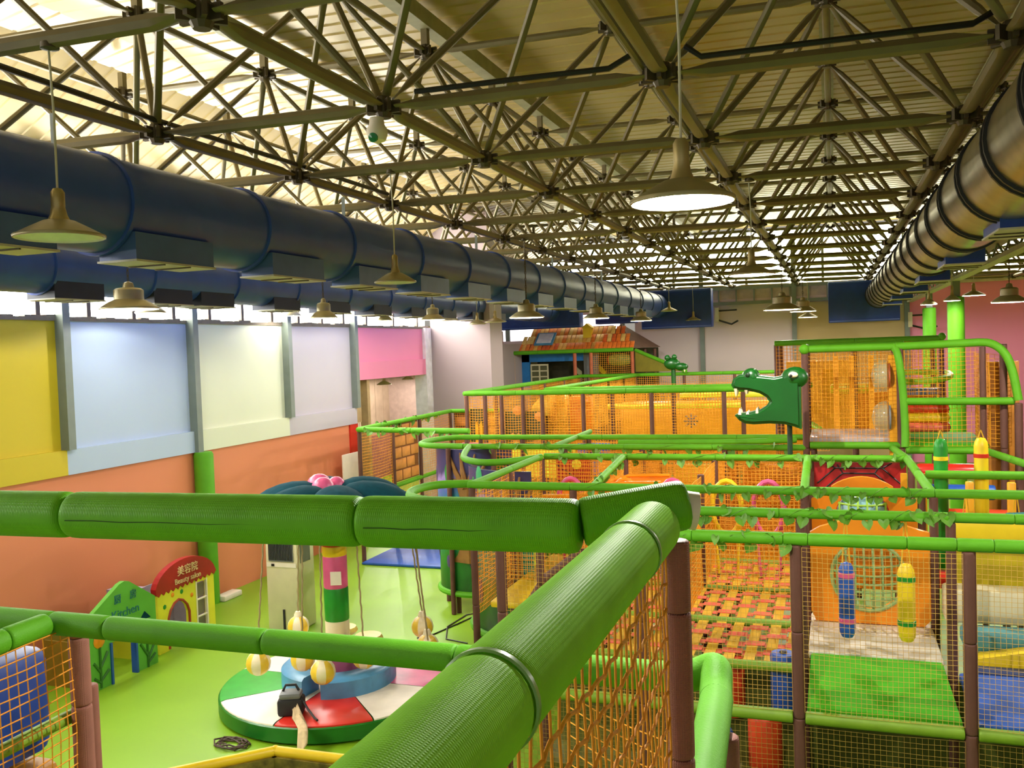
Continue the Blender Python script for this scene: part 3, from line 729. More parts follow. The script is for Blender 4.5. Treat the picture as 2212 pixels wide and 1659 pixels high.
# pads and tubes seen through the nets
def pad(label, a, b, m, r=.03, name='foam_pad'): return props(MB().rbox(a, b, r).build(name, m), label, 'foam pad')
pad('tall amber pad behind the middle nets, left', (-3.3, 13.0, 1.25), (-2.7, 13.25, 2.2), AMBER)
pad('tall yellow pad behind the middle nets, centre', (-2.2, 13.05, 1.25), (-1.5, 13.3, 2.1), YEL)
pad('orange pad behind the middle nets, right', (-1.2, 12.95, 1.25), (-.45, 13.2, 2.15), ORG)
pad('yellow ledge pad between the leafy rails', (-3.3, 11.5, 1.25), (-.4, 11.75, 1.7), AMBER)
for i, (x, m, nm_) in enumerate(((-2.95, PINK, 'pink'), (-2.3, ORG, 'orange'), (-1.75, PINK, 'second pink'), (-1.15, YEL, 'yellow'), (-.7, PINK, 'rightmost pink'))):
    t = thing('climbing_hoop', nm_+' climbing hoop hanging behind the leafy rails', 'hoop', (x, 10.3, 1.3))
    MB().tube([(x+.16*math.cos(a), 10.3, 2.0+.3*math.sin(a)) for a in [2*PI*k/20 for k in range(20)]], .03, 8, True).build('ring', m, t)
    for s in (-1, 1): MB().tube([(x+s*.1, 10.3, 1.25), (x+s*.14, 10.3, 1.85)], .018, 6).build('leg', m, t)
# orange slide under the left rails
sl = thing('slide', 'orange slide chute behind the left leafy rails', 'slide', (-2.7, 10, 1.2))
mb2 = MB(); prof = [(-.3, .22), (-.26, .02), (-.15, 0), (.15, 0), (.26, .02), (.3, .22)]
path = [(-3.2, 10.3, 2.0), (-2.8, 10.25, 2.02), (-2.3, 10.2, 2.18), (-1.8, 10.15, 2.2)]
vs = []; fs = []
for (x, y, z) in path:
    for a, b in prof: vs.append((x, y+a, z+b-.1))
    for a, b in reversed(prof): vs.append((x, y+a*.93, z+b-.07))
for i in range(len(path)-1):
    for k in range(12): fs.append((i*12+k, i*12+(k+1) % 12, i*12+12+(k+1) % 12, i*12+12+k))
mb2.add(vs, fs+[tuple(range(12)), tuple(range(36, 48))], None, True).build('chute', ORG, sl)
for s in (-.29, .29): MB().tube([(x, y+s, z+.13) for x, y, z in path], .025, 6).build('side_lip', ORG, sl)
rd = thing('activity_board', 'red quilted panel with yellow flower beside the leafy left rails', 'panel', (-3.1, 11.6, 1.2))
MB().box((-3.5, 11.55, 1.3), (-3.05, 11.6, 2.4)).build('board', DRED, rd)
for k in range(3): MB().tube([(-3.5, 11.54, 2.3-k*.2), (-3.05, 11.54, 2.0-k*.2)], .008, 5).build('seam', BLACK, rd)
MB().lathe([(0, 0), (.07, 0), (.06, .02), (0, .03)], 8, Matrix.Translation((-3.22, 11.54, 2.3)) @ Matrix.Rotation(PI/2, 4, 'X')).build('flower', LYEL, rd)
# brown arch in front of the drum
br = props(MB().tube([(-3.16, 8.6, .5), (-3.12, 8.6, .81), (-3.01, 8.6, 1.15), (-2.75, 8.6, 1.54), (-2.41, 8.6, 1.79), (-1.9, 8.6, 1.95)], .055, 12).build('foam_arch', B_FOAM), 'bent brown foam arch in front of the tree mural', 'foam arch')
# ------------------------------------------------------------------ mural drums
def mural(name):
    m = bpy.data.materials.new(name); m.use_nodes = True; nt = m.node_tree; b = nt.nodes['Principled BSDF']
    tc = nt.nodes.new('ShaderNodeTexCoord')
    def ramp(src, stops):
        r = nt.nodes.new('ShaderNodeValToRGB'); cr = r.color_ramp
        while len(cr.elements) < len(stops): cr.elements.new(.5)
        for e, (p, c) in zip(cr.elements, stops): e.position = p; e.color = lin(c)+(1,)
        nt.links.new(src, r.inputs[0]); return r.outputs[0]
    sx = nt.nodes.new('ShaderNodeSeparateXYZ'); nt.links.new(tc.outputs['Generated'], sx.inputs[0])
    n = nt.nodes.new('ShaderNodeTexNoise'); n.inputs['Scale'].default_value = 5; n.inputs['Detail'].default_value = 4; n.inputs['Distortion'].default_value = .8
    nt.links.new(tc.outputs['Generated'], n.inputs[0])
    ad = nt.nodes.new('ShaderNodeMath'); ad.operation = 'MULTIPLY_ADD'; ad.inputs[1].default_value = .3
    nt.links.new(n.outputs['Fac'], ad.inputs[0]); nt.links.new(sx.outputs[2], ad.inputs[2])
    back = ramp(ad.outputs[0], [(.2, (24, 84, 30)), (.42, (40, 124, 44)), (.52, (24, 130, 124)), (.74, (34, 150, 136)), (.86, (70, 96, 170)), (.95, (150, 130, 190)), (1.0, (60, 60, 110))])
    nt.links.new(back, b.inputs['Base Color']); b.inputs['Roughness'].default_value = .35
    return m
MUR = mural('jungle_print')
BARK = mat('painted_bark', (142, 100, 48), .5, var=.2, vs=8)
def drum(label, cx, cy, r, z0, z1, a0, a1, trunk):
    t = thing('mural_drum', label, 'play drum', (cx, cy, 0)); M = W[t]
    MB().lathe([(r, z0), (r, z1), (r-.03, z1), (r-.03, z0), (r, z0)], 28, a0=a0, a1=a1).build('printed_wall', MUR, t, M)
    R = lambda a, z, d=.006: ((r+d)*math.cos(a), (r+d)*math.sin(a), z)
    for a in trunk:
        mb = MB(); rows = []; hh = z1-z0
        for f, wd in ((.22, .30), (.27, .2), (.34, .13), (.5, .115), (.66, .12), (.74, .17), (.8, .26)): rows.append((z0+hh*f, wd/r))
        vs = []; 
        for z, wd in rows: vs += [R(a-wd/1, z), R(a, z, .05), R(a+wd/1, z)]
        fs = []
        for i in range(len(rows)-1): fs += [(3*i, 3*i+1, 3*i+4, 3*i+3), (3*i+1, 3*i+2, 3*i+5, 3*i+4)]
        mb.add(vs, fs, None, True).build('tree_trunk', BARK, t, M)
        for da, hh2 in ((-.22, .95), (-.08, .98), (.1, .97), (.25, .93)):
            MB().tube([R(a+da*.3/r*.5, z0+hh*.74, .02), R(a+da*.8/r, z0+hh*.85, .02), R(a+da*1.2/r, z0+hh*hh2, .012)], [.05, .035, .012], 6).build('branch', BARK, t, M)
        for da in (-.1, .1):
            MB().lathe([(0, 0), (.05, .005), (.03, .02), (0, .025)], 10, M=Matrix.Translation(R(a+da*.55/r, z0+hh*.62, .05)) @ Matrix.Rotation(a, 4, 'Z') @ Matrix.Rotation(PI/2, 4, 'Y')).build('face_mark', mat('mural_white', (210, 220, 190), .5), t, M)
    rnd = random.Random(len(label))
    for k in range(16):
        a = a0+(a1-a0)*rnd.random(); z = z0+(z1-z0)*rnd.choice((rnd.uniform(.02, .3), rnd.uniform(.75, .97), rnd.uniform(.3, .7)))
        s = rnd.uniform(.05, .12); c = rnd.choice(((40, 140, 60), (30, 110, 40), (60, 170, 110), (120, 110, 170), (150, 150, 190), (80, 60, 110)))
        MB().lathe([(0, 0), (s, .002), (s*.8, .008), (0, .012)], 9, M=Matrix.Translation(R(a, z, .0)) @ Matrix.Rotation(a, 4, 'Z') @ Matrix.Rotation(PI/2, 4, 'Y') @ Matrix.Diagonal((1.6, .7, 1, 1))).build('printed_leaf', mat('leafprint_%d_%d_%d' % c, c, .45, var=.25), t, M)
    MB().tube([R(a0+(a1-a0)*k/16, z0, .01) for k in range(17)], .045, 8).build('bottom_pad', G_FOAM, t, M)
    for a in (a0+.3, (a0+a1)/2, a1-.3): MB().tube([((r-.06)*math.cos(a), (r-.06)*math.sin(a), 0), ((r-.06)*math.cos(a), (r-.06)*math.sin(a), z0+.05)], .04, 8).build('leg', B_FOAM, t, M)
drum('curved tree mural drum nearest the camera, left of the leafy rails', -3.5, 10.85, .9, .42, 2.42, PI*.95, PI*1.56, (PI*1.47, ))
drum('farther curved jungle mural drum left of the middle frame', -5.08, 12.75, .64, .3, 2.42, PI*.9, PI*1.9, (PI*1.53, ))
for lb, p0, p1, n in (
    ('ivy on the front rail right of the near corner', (-1.36, 6.53, ZT), (-.3, 6.53, ZT), 11),
    ('ivy along the second leafy rail, left part', (-1.6, 7.5, ZT), (-.2, 7.5, ZT), 12),
    ('ivy along the second leafy rail over the orange panel', (-.2, 7.5, ZT), (.85, 7.5, ZT), 13),
    ('ivy on the third rail, left of the post', (-2.3, 8.63, ZT), (-.3, 8.63, ZT), 16),
    ('ivy on the third rail over the orange arch', (-.3, 8.63, ZT), (.75, 8.63, ZT), 13),
    ('ivy on the fourth rail behind the slide', (-3.4, 11.03, ZT), (-.4, 11.03, ZT), 18),
    ('ivy on the fourth rail over the red panel', (-.4, 11.03, ZT), (.75, 11.03, ZT), 11),
    ('ivy on the fifth rail of the middle frame', (-4.8, 12.1, ZT), (-.5, 12.1, ZT), 20)):
    ivy(lb, p0, p1, n, scale=1.15)
ivy('ivy on the slanting cross rail in the middle', (-2.26, 8.75, ZT), (-2.45, 10.8, ZT), 14)
# ------------------------------------------------------------------ crocodile head
cr = thing('crocodile_figure', 'green crocodile head with open jaws beside the tower', 'crocodile', (-.75, 11.2, 2.5))
out = [(-1.15, 3.33), (-1.13, 3.40), (-1.06, 3.45), (-.97, 3.46), (-.9, 3.44), (-.8, 3.43), (-.66, 3.41), (-.55, 3.43), (-.46, 3.47), (-.36, 3.48), (-.36, 2.80), (-.44, 2.83), (-.55, 2.86), (-.72, 2.87), (-.9, 2.86), (-1.0, 2.87), (-1.07, 2.91), (-1.12, 2.97), (-1.08, 2.985), (-.95, 3.0), (-.83, 3.03), (-.75, 3.08), (-.72, 3.13), (-.75, 3.18), (-.83, 3.23), (-.95, 3.26), (-1.06, 3.27), (-1.13, 3.29)]
bmx = bmesh.new(); vv = [bmx.verts.new((x, 11.05, z)) for x, z in out]; fc = bmx.faces.new(vv)
ex = bmesh.ops.extrude_face_region(bmx, geom=[fc])
for v in [e for e in ex['geom'] if isinstance(e, bmesh.types.BMVert)]: v.co.y += .32
bmesh.ops.recalc_face_normals(bmx, faces=bmx.faces[:])
bmesh.ops.bevel(bmx, geom=[e for e in bmx.edges if abs(e.verts[0].co.y-e.verts[1].co.y) < .01], offset=.035, segments=3, affect='EDGES')
me = bpy.data.meshes.new('head'); bmx.to_mesh(me); bmx.free()
for p in me.polygons: p.use_smooth = True
try: me.set_sharp_from_angle(angle=math.radians(50))
except Exception: pass
put('head', me, cr, None, CROC)
def ball(parent, name, c, r, m, sc=(1, 1, 1), n=14):
    k = 8; return MB().lathe([(r*math.sin(PI*i/k), -r*math.cos(PI*i/k)) for i in range(k+1)], n, M=Matrix.Translation(c) @ Matrix.Diagonal(sc+(1,))).build(name, m, parent)
for y in (11.13, 11.29):
    ball(cr, 'nostril_bump', (-.93, y, 3.425), .095, CROC, (1.05, .8, 1.05)); ball(cr, 'brow_bump', (-.43, y, 3.40), .135, CROC, (1.15, .7, .95))
ball(cr, 'nostril', (-.955, 11.05, 3.45), .028, mat('croc_shadow_green', (6, 44, 14), .5), (1, .5, 1)); ball(cr, 'eyeball', (-.44, 11.025, 3.44), .042, IVORY, (1.3, .6, .8)); ball(cr, 'pupil', (-.465, 11.0, 3.43), .018, BLACK, (1, .5, 1))
for x, z, s, L in ((-1.1, 3.29, -1, .1), (-.98, 3.27, -1, .06), (-.86, 2.99, 1, .07), (-1.06, 2.975, 1, .08), (-.97, 2.98, 1, .04)):
    for y in (11.09, 11.3):
        MB().lathe([(.022, 0), (.015, s*L*.5), (.002, s*L)], 8, M=Matrix.Translation((x, y, z))).build('tooth', IVORY, cr)
MB().tube([(-.5, 11.2, 2.45), (-.5, 11.2, 2.86)], .03, 8).build('support_post', mat('dark_green_metal', (16, 50, 30), .5), cr)
# ------------------------------------------------------------------ right tower
tw = thing('play_tower', 'raised netted tower with clear bubble windows right of the crocodile', 'play tower', (.75, 12, 0))
TY = 12.1
for x in (-.34, .77, 1.9): post(tw, x, TY, 0, 3.7, .042)
for x in (-.34, .77, 2.1): post(tw, x, 13.3, 0, 3.7, .036)
post(tw, 1.68, TY, 0, 3.68, .036)
rail(tw, (-.34, TY, 3.72), (.72, TY, 3.72), .046); rail(tw, (-.34, 13.3, 3.74), (.9, 13.3, 3.74), .04); rail(tw, (-.34, TY, 3.72), (-.34, 13.3, 3.74), .04)
rail(tw, (.72, TY, 3.72), (1.66, TY, 3.74), .048)
ball(tw, 'rail_corner_pad', (-.34, TY-.02, 3.72), .065, G_FOAM)
bend(tw, [(.70, TY, 3.72), (.74, TY-.05, 3.66), (.77, TY-.1, 3.45), (.8, TY-.1, 3.1), (.81, TY-.15, 2.7), (.8, TY-.2, 2.5)], .045)
bend(tw, [(1.64, TY, 3.74), (1.78, TY-.05, 3.73), (1.92, TY-.1, 3.6), (1.99, TY-.12, 3.35), (2.03, TY-.15, 3.05)], .048)
post(tw, 2.03, TY-.15, 0, 3.02, .045)
rail(tw, (.82, TY-.1, 3.05), (2.0, TY-.1, 3.04), .046)
rail(tw, (-.3, TY, 2.5), (.76, TY, 2.5), .045); rail(tw, (.82, TY, 2.44), (1.7, TY, 2.44), .042)
rail(tw, (1.7, TY, 2.44), (2.0, 10.4, 2.44), .042)
deck(tw, -.3, .73, 12.15, 13.28, 2.6, mat('lilac_grey_mat', (190, 176, 176), .3))
deck(tw, .8, 1.75, 12.15, 13.6, 2.52, LGREEN)
net(tw, (-.3, TY+.02), (.73, TY+.02), 2.55, 3.68, .05, .0024); net(tw, (.82, TY+.02), (1.66, TY+.02), 2.5, 3.68, .05, .0024); net(tw, (1.7, TY+.02), (1.98, TY+.02), 2.5, 3.6, .05, .0024)
net(tw, (-.34, TY), (-.34, 13.3), 2.55, 3.68, .05, .0024); net(tw, (-.3, 13.3), (.77, 13.3), 2.6, 3.68, .05, .003); net(tw, (1.75, TY), (1.75, 13.3), 2.5, 3.6, .05, .003)
MB().box((.64, 12.14, 1.3), (.74, 12.2, 3.62)).build('orange_jamb', AMBER, tw)
MB().box((1.76, 12.3, 1.3), (2.1, 12.34, 3.5)).build('amber_side_board', mat('amber_board', (196, 124, 36), .5), tw)
BUB = mat('clear_bubble', (190, 196, 160), .12, alpha=.35)
for z in (3.36, 2.84):
    MB().lathe([(.2, 0), (.19, .08), (.13, .15), (0, .18)], 20, M=Matrix.Translation((.62, 12.25, z)) @ Matrix.Rotation(-PI/2, 4, 'Y')).build('bubble_window', BUB, tw)
    MB().lathe([(.0, 0), (.19, 0), (.19, .02), (0, .02)], 20, M=Matrix.Translation((.66, 12.25, z)) @ Matrix.Rotation(-PI/2, 4, 'Y')).build('bubble_back', mat('rust_board', (170, 84, 40), .5) if z > 3 else GREY, tw)
for x in (.2, .0, .45): MB().box((x, 13.34, 2.4), (x+.07, 13.38, 3.6)).build('amber_slat', AMBER, tw)
# rear tower
rt_ = thing('play_tower', 'farther netted tower with curved rail behind the bubble window tower', 'play tower', (.4, 14.5, 0))
for x in (-.8, .3, 1.45): post(rt_, x, 14.2, 0, 3.78, .036); post(rt_, x, 15.4, 0, 3.78, .036)
rail(rt_, (-.82, 14.1, 3.8), (1.42, 14.1, 3.8), .04); rail(rt_, (-.82, 15.4, 3.8), (1.42, 15.4, 3.8), .04); ball(rt_, 'rail_corner_pad', (1.45, 14.1, 3.82), .055, G_FOAM)
bend(rt_, [(.8, 13.9, 3.2), (1.25, 13.9, 3.2), (1.6, 14.2, 3.25), (1.55, 14.7, 3.3), (.9, 14.8, 3.3)], .045, mat('lime_foam', (150, 196, 40), .5))
for a, b in ((-.8, .3), (.3, 1.45)): net(rt_, (a, 14.15), (b, 14.15), 2.4, 3.76, .05, .003); net(rt_, (a, 15.4), (b, 15.4), 2.4, 3.76, .05, .003)
net(rt_, (1.5, 14.2), (1.5, 15.4), 2.4, 3.3, .05, .003)
MB().rbox((-.05, 14.3, 3.02), (.5, 14.5, 3.16), .03).build('yellow_step', LYEL, rt_); MB().rbox((.9, 14.3, 2.98), (1.5, 14.6, 3.08), .03).build('blue_cushion', mat('periwinkle_vinyl', (110, 128, 176), .4), rt_)
MB().box((-.7, 15.0, 2.2), (.25, 15.06, 3.5)).build('amber_board', AMBER, rt_); MB().box((.35, 15.0, 2.2), (1.4, 15.06, 3.0)).build('orange_board', ORG, rt_)
rail(rt_, (-.82, 14.1, 2.95), (-.15, 13.4, 2.55), .04, MATS['lime_foam']); rail(rt_, (-.7, 14.3, 3.3), (-.3, 13.4, 3.2), .04, MATS['lime_foam'])
# horizontal rollers right of the tower
def roller(x0, x1, y, z, r, m, label):
    t = thing('foam_roller', label, 'foam roller', (x0, y, z-r))
    MB().lathe([(0, 0), (r*.9, 0), (r, .02), (r, x1-x0-.02), (r*.9, x1-x0), (0, x1-x0)], 18, M=Matrix.Translation((x0, y, z)) @ Matrix.Rotation(PI/2, 4, 'Y')).build('body', m, t)
    for x in (x0, x1): MB().lathe([(0, -.015), (r*.35, -.012), (r*.35, .012), (0, .015)], 10, M=Matrix.Translation((x, y, z)) @ Matrix.Rotation(PI/2, 4, 'Y')).build('axle_cap', BLACK, t)
roller(.8, 1.4, 13.0, 2.88, .06, MATS['red_orange_vinyl'], 'orange red roller at the top of the tower stack')
roller(.8, 1.4, 12.95, 2.77, .06, YEL, 'yellow roller below the orange red one in the tower')
roller(.8, 1.4, 12.9, 2.65, .06, mat('salmon_vinyl', (240, 110, 80), .4), 'salmon roller under the yellow one in the tower')
roller(.9, 1.62, 11.5, 2.27, .09, RED, 'red roller behind the two tall bags')
roller(.95, 1.66, 11.2, 2.08, .085, CBLUE, 'blue roller below the red one behind the bags')
roller(.95, 1.72, 10.7, 1.86, .12, MATS['red_orange_vinyl'], 'thick orange red roller in front of the blue one')
roller(.95, 1.75, 10.4, 1.55, .1, mat('grey_teal_vinyl', (80, 116, 116), .45), 'grey teal roller under the orange red one')
pad('red pad on the deck below the grey teal roller', (.92, 10.1, 1.25), (1.9, 10.7, 1.38), RED)
bag(.99, 9.9, 1.5, 2.82, .065, GREEN, YEL, 'tall green bag with yellow bands, right of the tower', [.75, 1.12], 2.9)
bag(1.35, 9.9, 1.5, 2.83, .065, YEL, RED, 'tall yellow bag with red bands, right of the green one', [.75, 1.15], 2.9)
for x, lb in ((1.15, 'left'), (1.5, 'right')): props(MB().rbox((x, 9.4, 1.3), (x+.07, 9.46, 2.46), .012).build('slat_post', AMBER), lb+' thin yellow post in front of the rollers', 'post')
bag(1.1, 9.0, 1.35, 2.15, .07, GREEN, RED, 'short green bag with red band behind the front rails', [.7], 2.45)
bag(1.5, 9.0, 1.35, 2.15, .08, RED, YEL, 'short red bag with yellow band behind the front rails', [.7], 2.45)
for x0 in (.62, .8): MB().box((x0, 9.9, 1.3), (x0+.06, 9.95, 2.46)).build('amber_slat', AMBER, tw)
# ------------------------------------------------------------------ upper maze at the back
ZM = 2.98
mz = thing('climbing_structure', 'wide netted maze with green top rails behind the middle frame', 'play frame', (-4.5, 17, 0))
rail(mz, (-7.04, 17, ZM), (-1.5, 17, ZM), .05); rail(mz, (-7.04, 17, ZM), (-7.04, 26, ZM), .05, seg=1.5); rail(mz, (-7.04, 26, ZM), (-.2, 26, ZM), .05, seg=1.5)
rail(mz, (-5.45, 17.4, ZM+.03), (-1.5, 17.4, ZM+.03), .05); rail(mz, (-5.45, 17.4, ZM+.03), (-5.3, 26, ZM), .045, seg=1.5)
rail(mz, (-.2, 19, ZM+.1), (-.25, 26, ZM), .05, mat('lime_foam', (150, 196, 40), .5))
pxs = [-7.0, -6.6, -6.25, -5.8, -5.4, -4.57, -3.24, -1.9]
for x in pxs: post(mz, x, 17, 0, ZM-.04, .042)
for x in (-5.45, -4.1, -2.9, -1.6): post(mz, x, 17.45, 0, ZM-.04, .042)
for a, b in zip(pxs, pxs[1:]): net(mz, (a, 17.02), (b, 17.02), 1.9, ZM-.04, .052, .0044)
for a, b in zip([17, 18.8, 20.6, 22.4, 24.2], [18.8, 20.6, 22.4, 24.2, 26]): net(mz, (-7.04, a), (-7.04, b), 1.9, ZM-.04, .06, .004); post(mz, -7.04, b, 0, ZM-.04, .042); net(mz, (-5.38, a+.3), (-5.38, b), 1.9, ZM-.04, .06, .004)
for a, b in zip([-5.45, -4.1, -2.9], [-4.1, -2.9, -1.6]): net(mz, (a, 17.45), (b, 17.45), 1.7, ZM, .052, .0044)
for a in (-7, -5.6, -4.2, -2.8, -1.4): net(mz, (a, 26), (a+1.4, 26), 1.9, ZM-.04, .06, .0045); post(mz, a+.2, 26, 0, ZM-.04, .042)
for k in range(4): net(mz, (-4.9+k*1.2, 21), (-3.7+k*1.2, 21), 1.6, ZM-.05, .055, .004); net(mz, (-4.9+k*1.2, 19.2), (-3.7+k*1.2, 19.2), 1.6, ZM-.05, .055, .004)
FOREST = mat('forest_print', (86, 84, 46), .5, var=.35, vs=3)
def board(label, x0, x1, z0, z1, y, m, extra=None):
    t = thing('activity_board', label, 'panel', ((x0+x1)/2, y, z0)); MB().box((x0, y, z0), (x1, y+.03, z1)).build('board', m, t)
    if extra: extra(t)
def gothic(t):
    for x in (-6.86, -6.77): MB().prism([(x, 1.95), (x+.07, 1.95), (x+.07, 2.3), (x+.045, 2.42), (x, 2.34)], 17.07, 17.1).build('window_light', AMBER, t)
board('dark forest print panel with an arched amber window at the left of the maze', -6.97, -6.62, 1.5, 2.66, 17.1, FOREST, gothic)
def bears(t):
    for x, z in ((-6.0, 2.05), (-5.55, 2.0)):
        for dx, dz, r in ((0, 0, .09), (-.06, .09, .035), (.06, .09, .035), (0, .2, .0)):
            if r: MB().lathe([(0, 0), (r, .005), (r*.7, .02), (0, .025)], 10, M=Matrix.Translation((x+dx, 17.09, z+dz)) @ Matrix.Rotation(PI/2, 4, 'X')).build('printed_flower', mat('peach_print', (226, 150, 76), .5), t)
    for x, z in ((-5.95, 2.62), (-5.5, 2.5)): MB().lathe([(0, 0), (.1, .005), (.07, .015), (0, .02)], 7, M=Matrix.Translation((x, 17.09, z)) @ Matrix.Rotation(PI/2, 4, 'X')).build('printed_flower', MATS['peach_print'], t)
board('olive forest print panel with peach flowers in the maze', -6.22, -5.42, 1.5, 2.6, 17.1, FOREST, bears)
sp = thing('slide', 'yellow curved slide hood rising inside the maze', 'slide', (-5.5, 17.7, 1.5))
MB().prism([(-5.78, 2.45), (-5.7, 2.7), (-5.55, 2.86), (-5.36, 2.92), (-5.36, 2.5)], 17.3, 17.75).build('hood', mat('honey_plastic', (244, 196, 80), .35), sp)
MB().rbox((-5.3, 17.6, 1.6), (-5.1, 17.9, 2.9), .05).build('tube_wall', MATS['honey_plastic'], sp)
pad('tall orange pad inside the maze, right of the slide hood', (-5.05, 17.7, 1.6), (-4.6, 17.9, 2.85), ORG)
pad('yellow crossbar pad high in the maze', (-4.4, 18.2, 2.55), (-1.7, 18.35, 2.65), LYEL)
pad('second yellow crossbar pad behind the crocodile', (-3.0, 18.8, 2.72), (-.9, 18.95, 2.82), LYEL)
pad('wide amber back pad of the maze', (-4.4, 19.6, 1.4), (-.5, 19.75, 2.6), AMBER)
cl = thing('climbing_star', 'grey star net climber inside the maze', 'climbing net', (-3.0, 17.8, 1.7))
for k in range(4): a = PI*k/4; MB().tube([(-2.6-.14*math.cos(a), 17.6, 2.35-.14*math.sin(a)), (-2.6+.14*math.cos(a), 17.6, 2.35+.14*math.sin(a))], .02, 5).build('star_arm', GREY, cl)
for x in (-3.6, -2.55): props(MB().tube([(x-.32, 17.6, 1.7), (x-.25, 17.6, 2.05), (x+.25, 17.6, 2.05), (x+.32, 17.6, 1.7)], .02, 6).build('arch_bar', NODE), ('left' if x < -3 else 'right')+' dark arched bar behind the maze net', 'bar')
pd = thing('activity_board', 'pink, yellow and blue painted boards below the maze', 'panel', (-6, 15, 1.6))
MB().box((-6.3, 15, 1.7), (-5.75, 15.05, 2.2)).build('pink_board', PINK, pd); MB().box((-5.4, 15, 1.6), (-4.2, 15.05, 2.16)).build('yellow_board', LYEL, pd); MB().box((-4.15, 15, 1.6), (-3.6, 15.05, 2.2)).build('blue_board', CBLUE, pd)
# ------------------------------------------------------------------ brick corner frame on the left
cs = thing('climbing_structure', 'small netted corner frame with brick print boards before the pink bay', 'play frame', (-7.2, 16.5, 0))
rail(cs, (-8.25, 14.75, ZT), (-5.9, 14.4, ZT), .05); rail(cs, (-8.25, 14.75, ZT), (-8.35, 19.3, ZT), .045); rail(cs, (-8.35, 19.3, ZT), (-7.05, 19.3, ZT), .045)
for x, y in ((-8.25, 14.8), (-8.28, 16.2), (-8.3, 17.5), (-8.33, 19.2), (-7.1, 19.3), (-5.95, 14.4)): post(cs, x, y, 0, ZT-.04, .04)
rail(cs, (-8.28, 16.2, 1.2), (-8.33, 19.2, 1.2), .045)
net(cs, (-8.28, 14.85), (-8.28, 16.15), .9, ZT-.05, .055, .0035); net(cs, (-8.3, 17.55), (-8.33, 19.15), 1.25, ZT-.05, .055, .0035); net(cs, (-8.28, 16.2), (-8.33, 19.15), .1, 1.15, .055, .0035); net(cs, (-8.3, 19.3), (-7.1, 19.3), 1.2, ZT-.05, .055, .0035)
BR = mat('brick_print', (206, 136, 66), .6, var=.2, vs=5); BRB = mat('brick_joint', (128, 78, 36), .7)
bb = MB().box((-8.36, 16.25, 1.25), (-8.33, 17.45, 2.42)).build('brick_board', BRB, cs)
bk = MB().rbox((0, 0, 0), (.02, .36, .2), .012).mesh('brick'); bk.materials.append(BR)
for rI in range(5):
    for k in range(3):
        y = 16.28+k*.4-(.2 if rI % 2 else 0)
        if y < 16.2: y = 16.28
        put('brick', bk, bb, Matrix.Translation((-8.335, min(y, 17.08), 1.27+rI*.23)))
bb2 = MB().box((-8.3, 19.36, 1.3), (-7.1, 19.4, 2.42)).build('brick_board', BRB, cs)
bk2 = MB().rbox((0, 0, 0), (.36, .02, .2), .012).mesh('brick'); bk2.materials.append(BR)
for rI in range(4):
    for k in range(3): put('brick', bk2, bb2, Matrix.Translation((-8.26+k*.39+(.0 if rI % 2 else .02), 19.34, 1.4+rI*.24)))
for i, (y, m) in enumerate(((17.4, WHITE), (17.9, SALMON), (18.3, CREAM), (18.7, AMBER), (17.6, WHITE), (18.5, RED))):
    ob = MB().rbox((-8.15+.12*(i % 2), y, .0 if i < 4 else .38), (-7.75+.12*(i % 2), y+.38, .4 if i < 4 else .7), .06).build('soft_cushion', m)
    props(ob, ['white cushion at the front of the pile in the corner frame', 'salmon cushion in the pile in the corner frame', 'cream cushion in the middle of the corner pile', 'amber cushion at the back of the corner pile', 'white cushion lying on top of the corner pile', 'red cushion lying on top of the corner pile'][i], 'cushion')
props(MB().rbox((-8.2, 14.6, 0), (-5.9, 16.0, .05), .02).build('floor_mat', CBLUE), 'blue floor mat in front of the corner frame', 'mat')
for x, y, m, lb in ((-5.75, 13.5, RED, 'red padded post by the blue mat'), (-5.95, 13.7, OLV, 'olive padded post by the blue mat')): props(MB().lathe([(0, 0), (.09, 0), (.09, 1.5), (.07, 1.53), (0, 1.53)], 14).build('padded_post', m, None, Matrix.Translation((x, y, 0))), lb, 'post')
ivy('ivy on the front rail of the brick corner frame', (-8.1, 14.72, ZT), (-6.1, 14.43, ZT), 14, scale=1.4)
ivy('ivy on the side rail of the brick corner frame', (-8.27, 15.2, ZT), (-8.33, 18.8, ZT), 14, scale=1.4)
# ------------------------------------------------------------------ tiled play house
hs = thing('play_house', 'blue play house with an orange tiled roof at the back', 'play house', (-7.5, 27, 0))
HB = mat('house_blue', (36, 120, 196), .45)
HY = 27.0
MB().box((-9.2, HY, 0), (-8.95, HY+.12, 3.75)).build('left_jamb', HB, hs); MB().box((-9.2, HY, 3.42), (-7.2, HY+.12, 3.76)).build('lintel', HB, hs); MB().box((-7.2, HY, 0), (-6.75, HY+.12, 3.72)).build('grey_pillar', GREY, hs)
MB().box((-9.2, HY+1.6, 0), (-5.2, HY+1.7, 3.75)).build('inner_wall', mat('dark_inner_print', (60, 56, 36), .6, var=.5, vs=2), hs)
wnd = MB().box((-8.93, HY+.03, 2.75), (-8.35, HY+.06, 3.35)).build('arched_window', CREAM, hs)
for k in range(2):
    for q in range(3): MB().box((-8.87+k*.27, HY+.01, 2.8+q*.18), (-8.66+k*.27, HY+.03, 2.94+q*.18)).build('pane', mat('dim_pane', (90, 90, 60), .3), wnd)
for x, m in ((-7.9, CREAM), (-7.1, YEL), (-7.5, LGREEN)): MB().prism([(x, 3.25), (x+.22, 3.05), (x+.22, 2.85), (x, 3.05)], HY+1.5, HY+1.55).build('chevron', m, hs)
ZR0, ZR1 = 3.76, 4.48
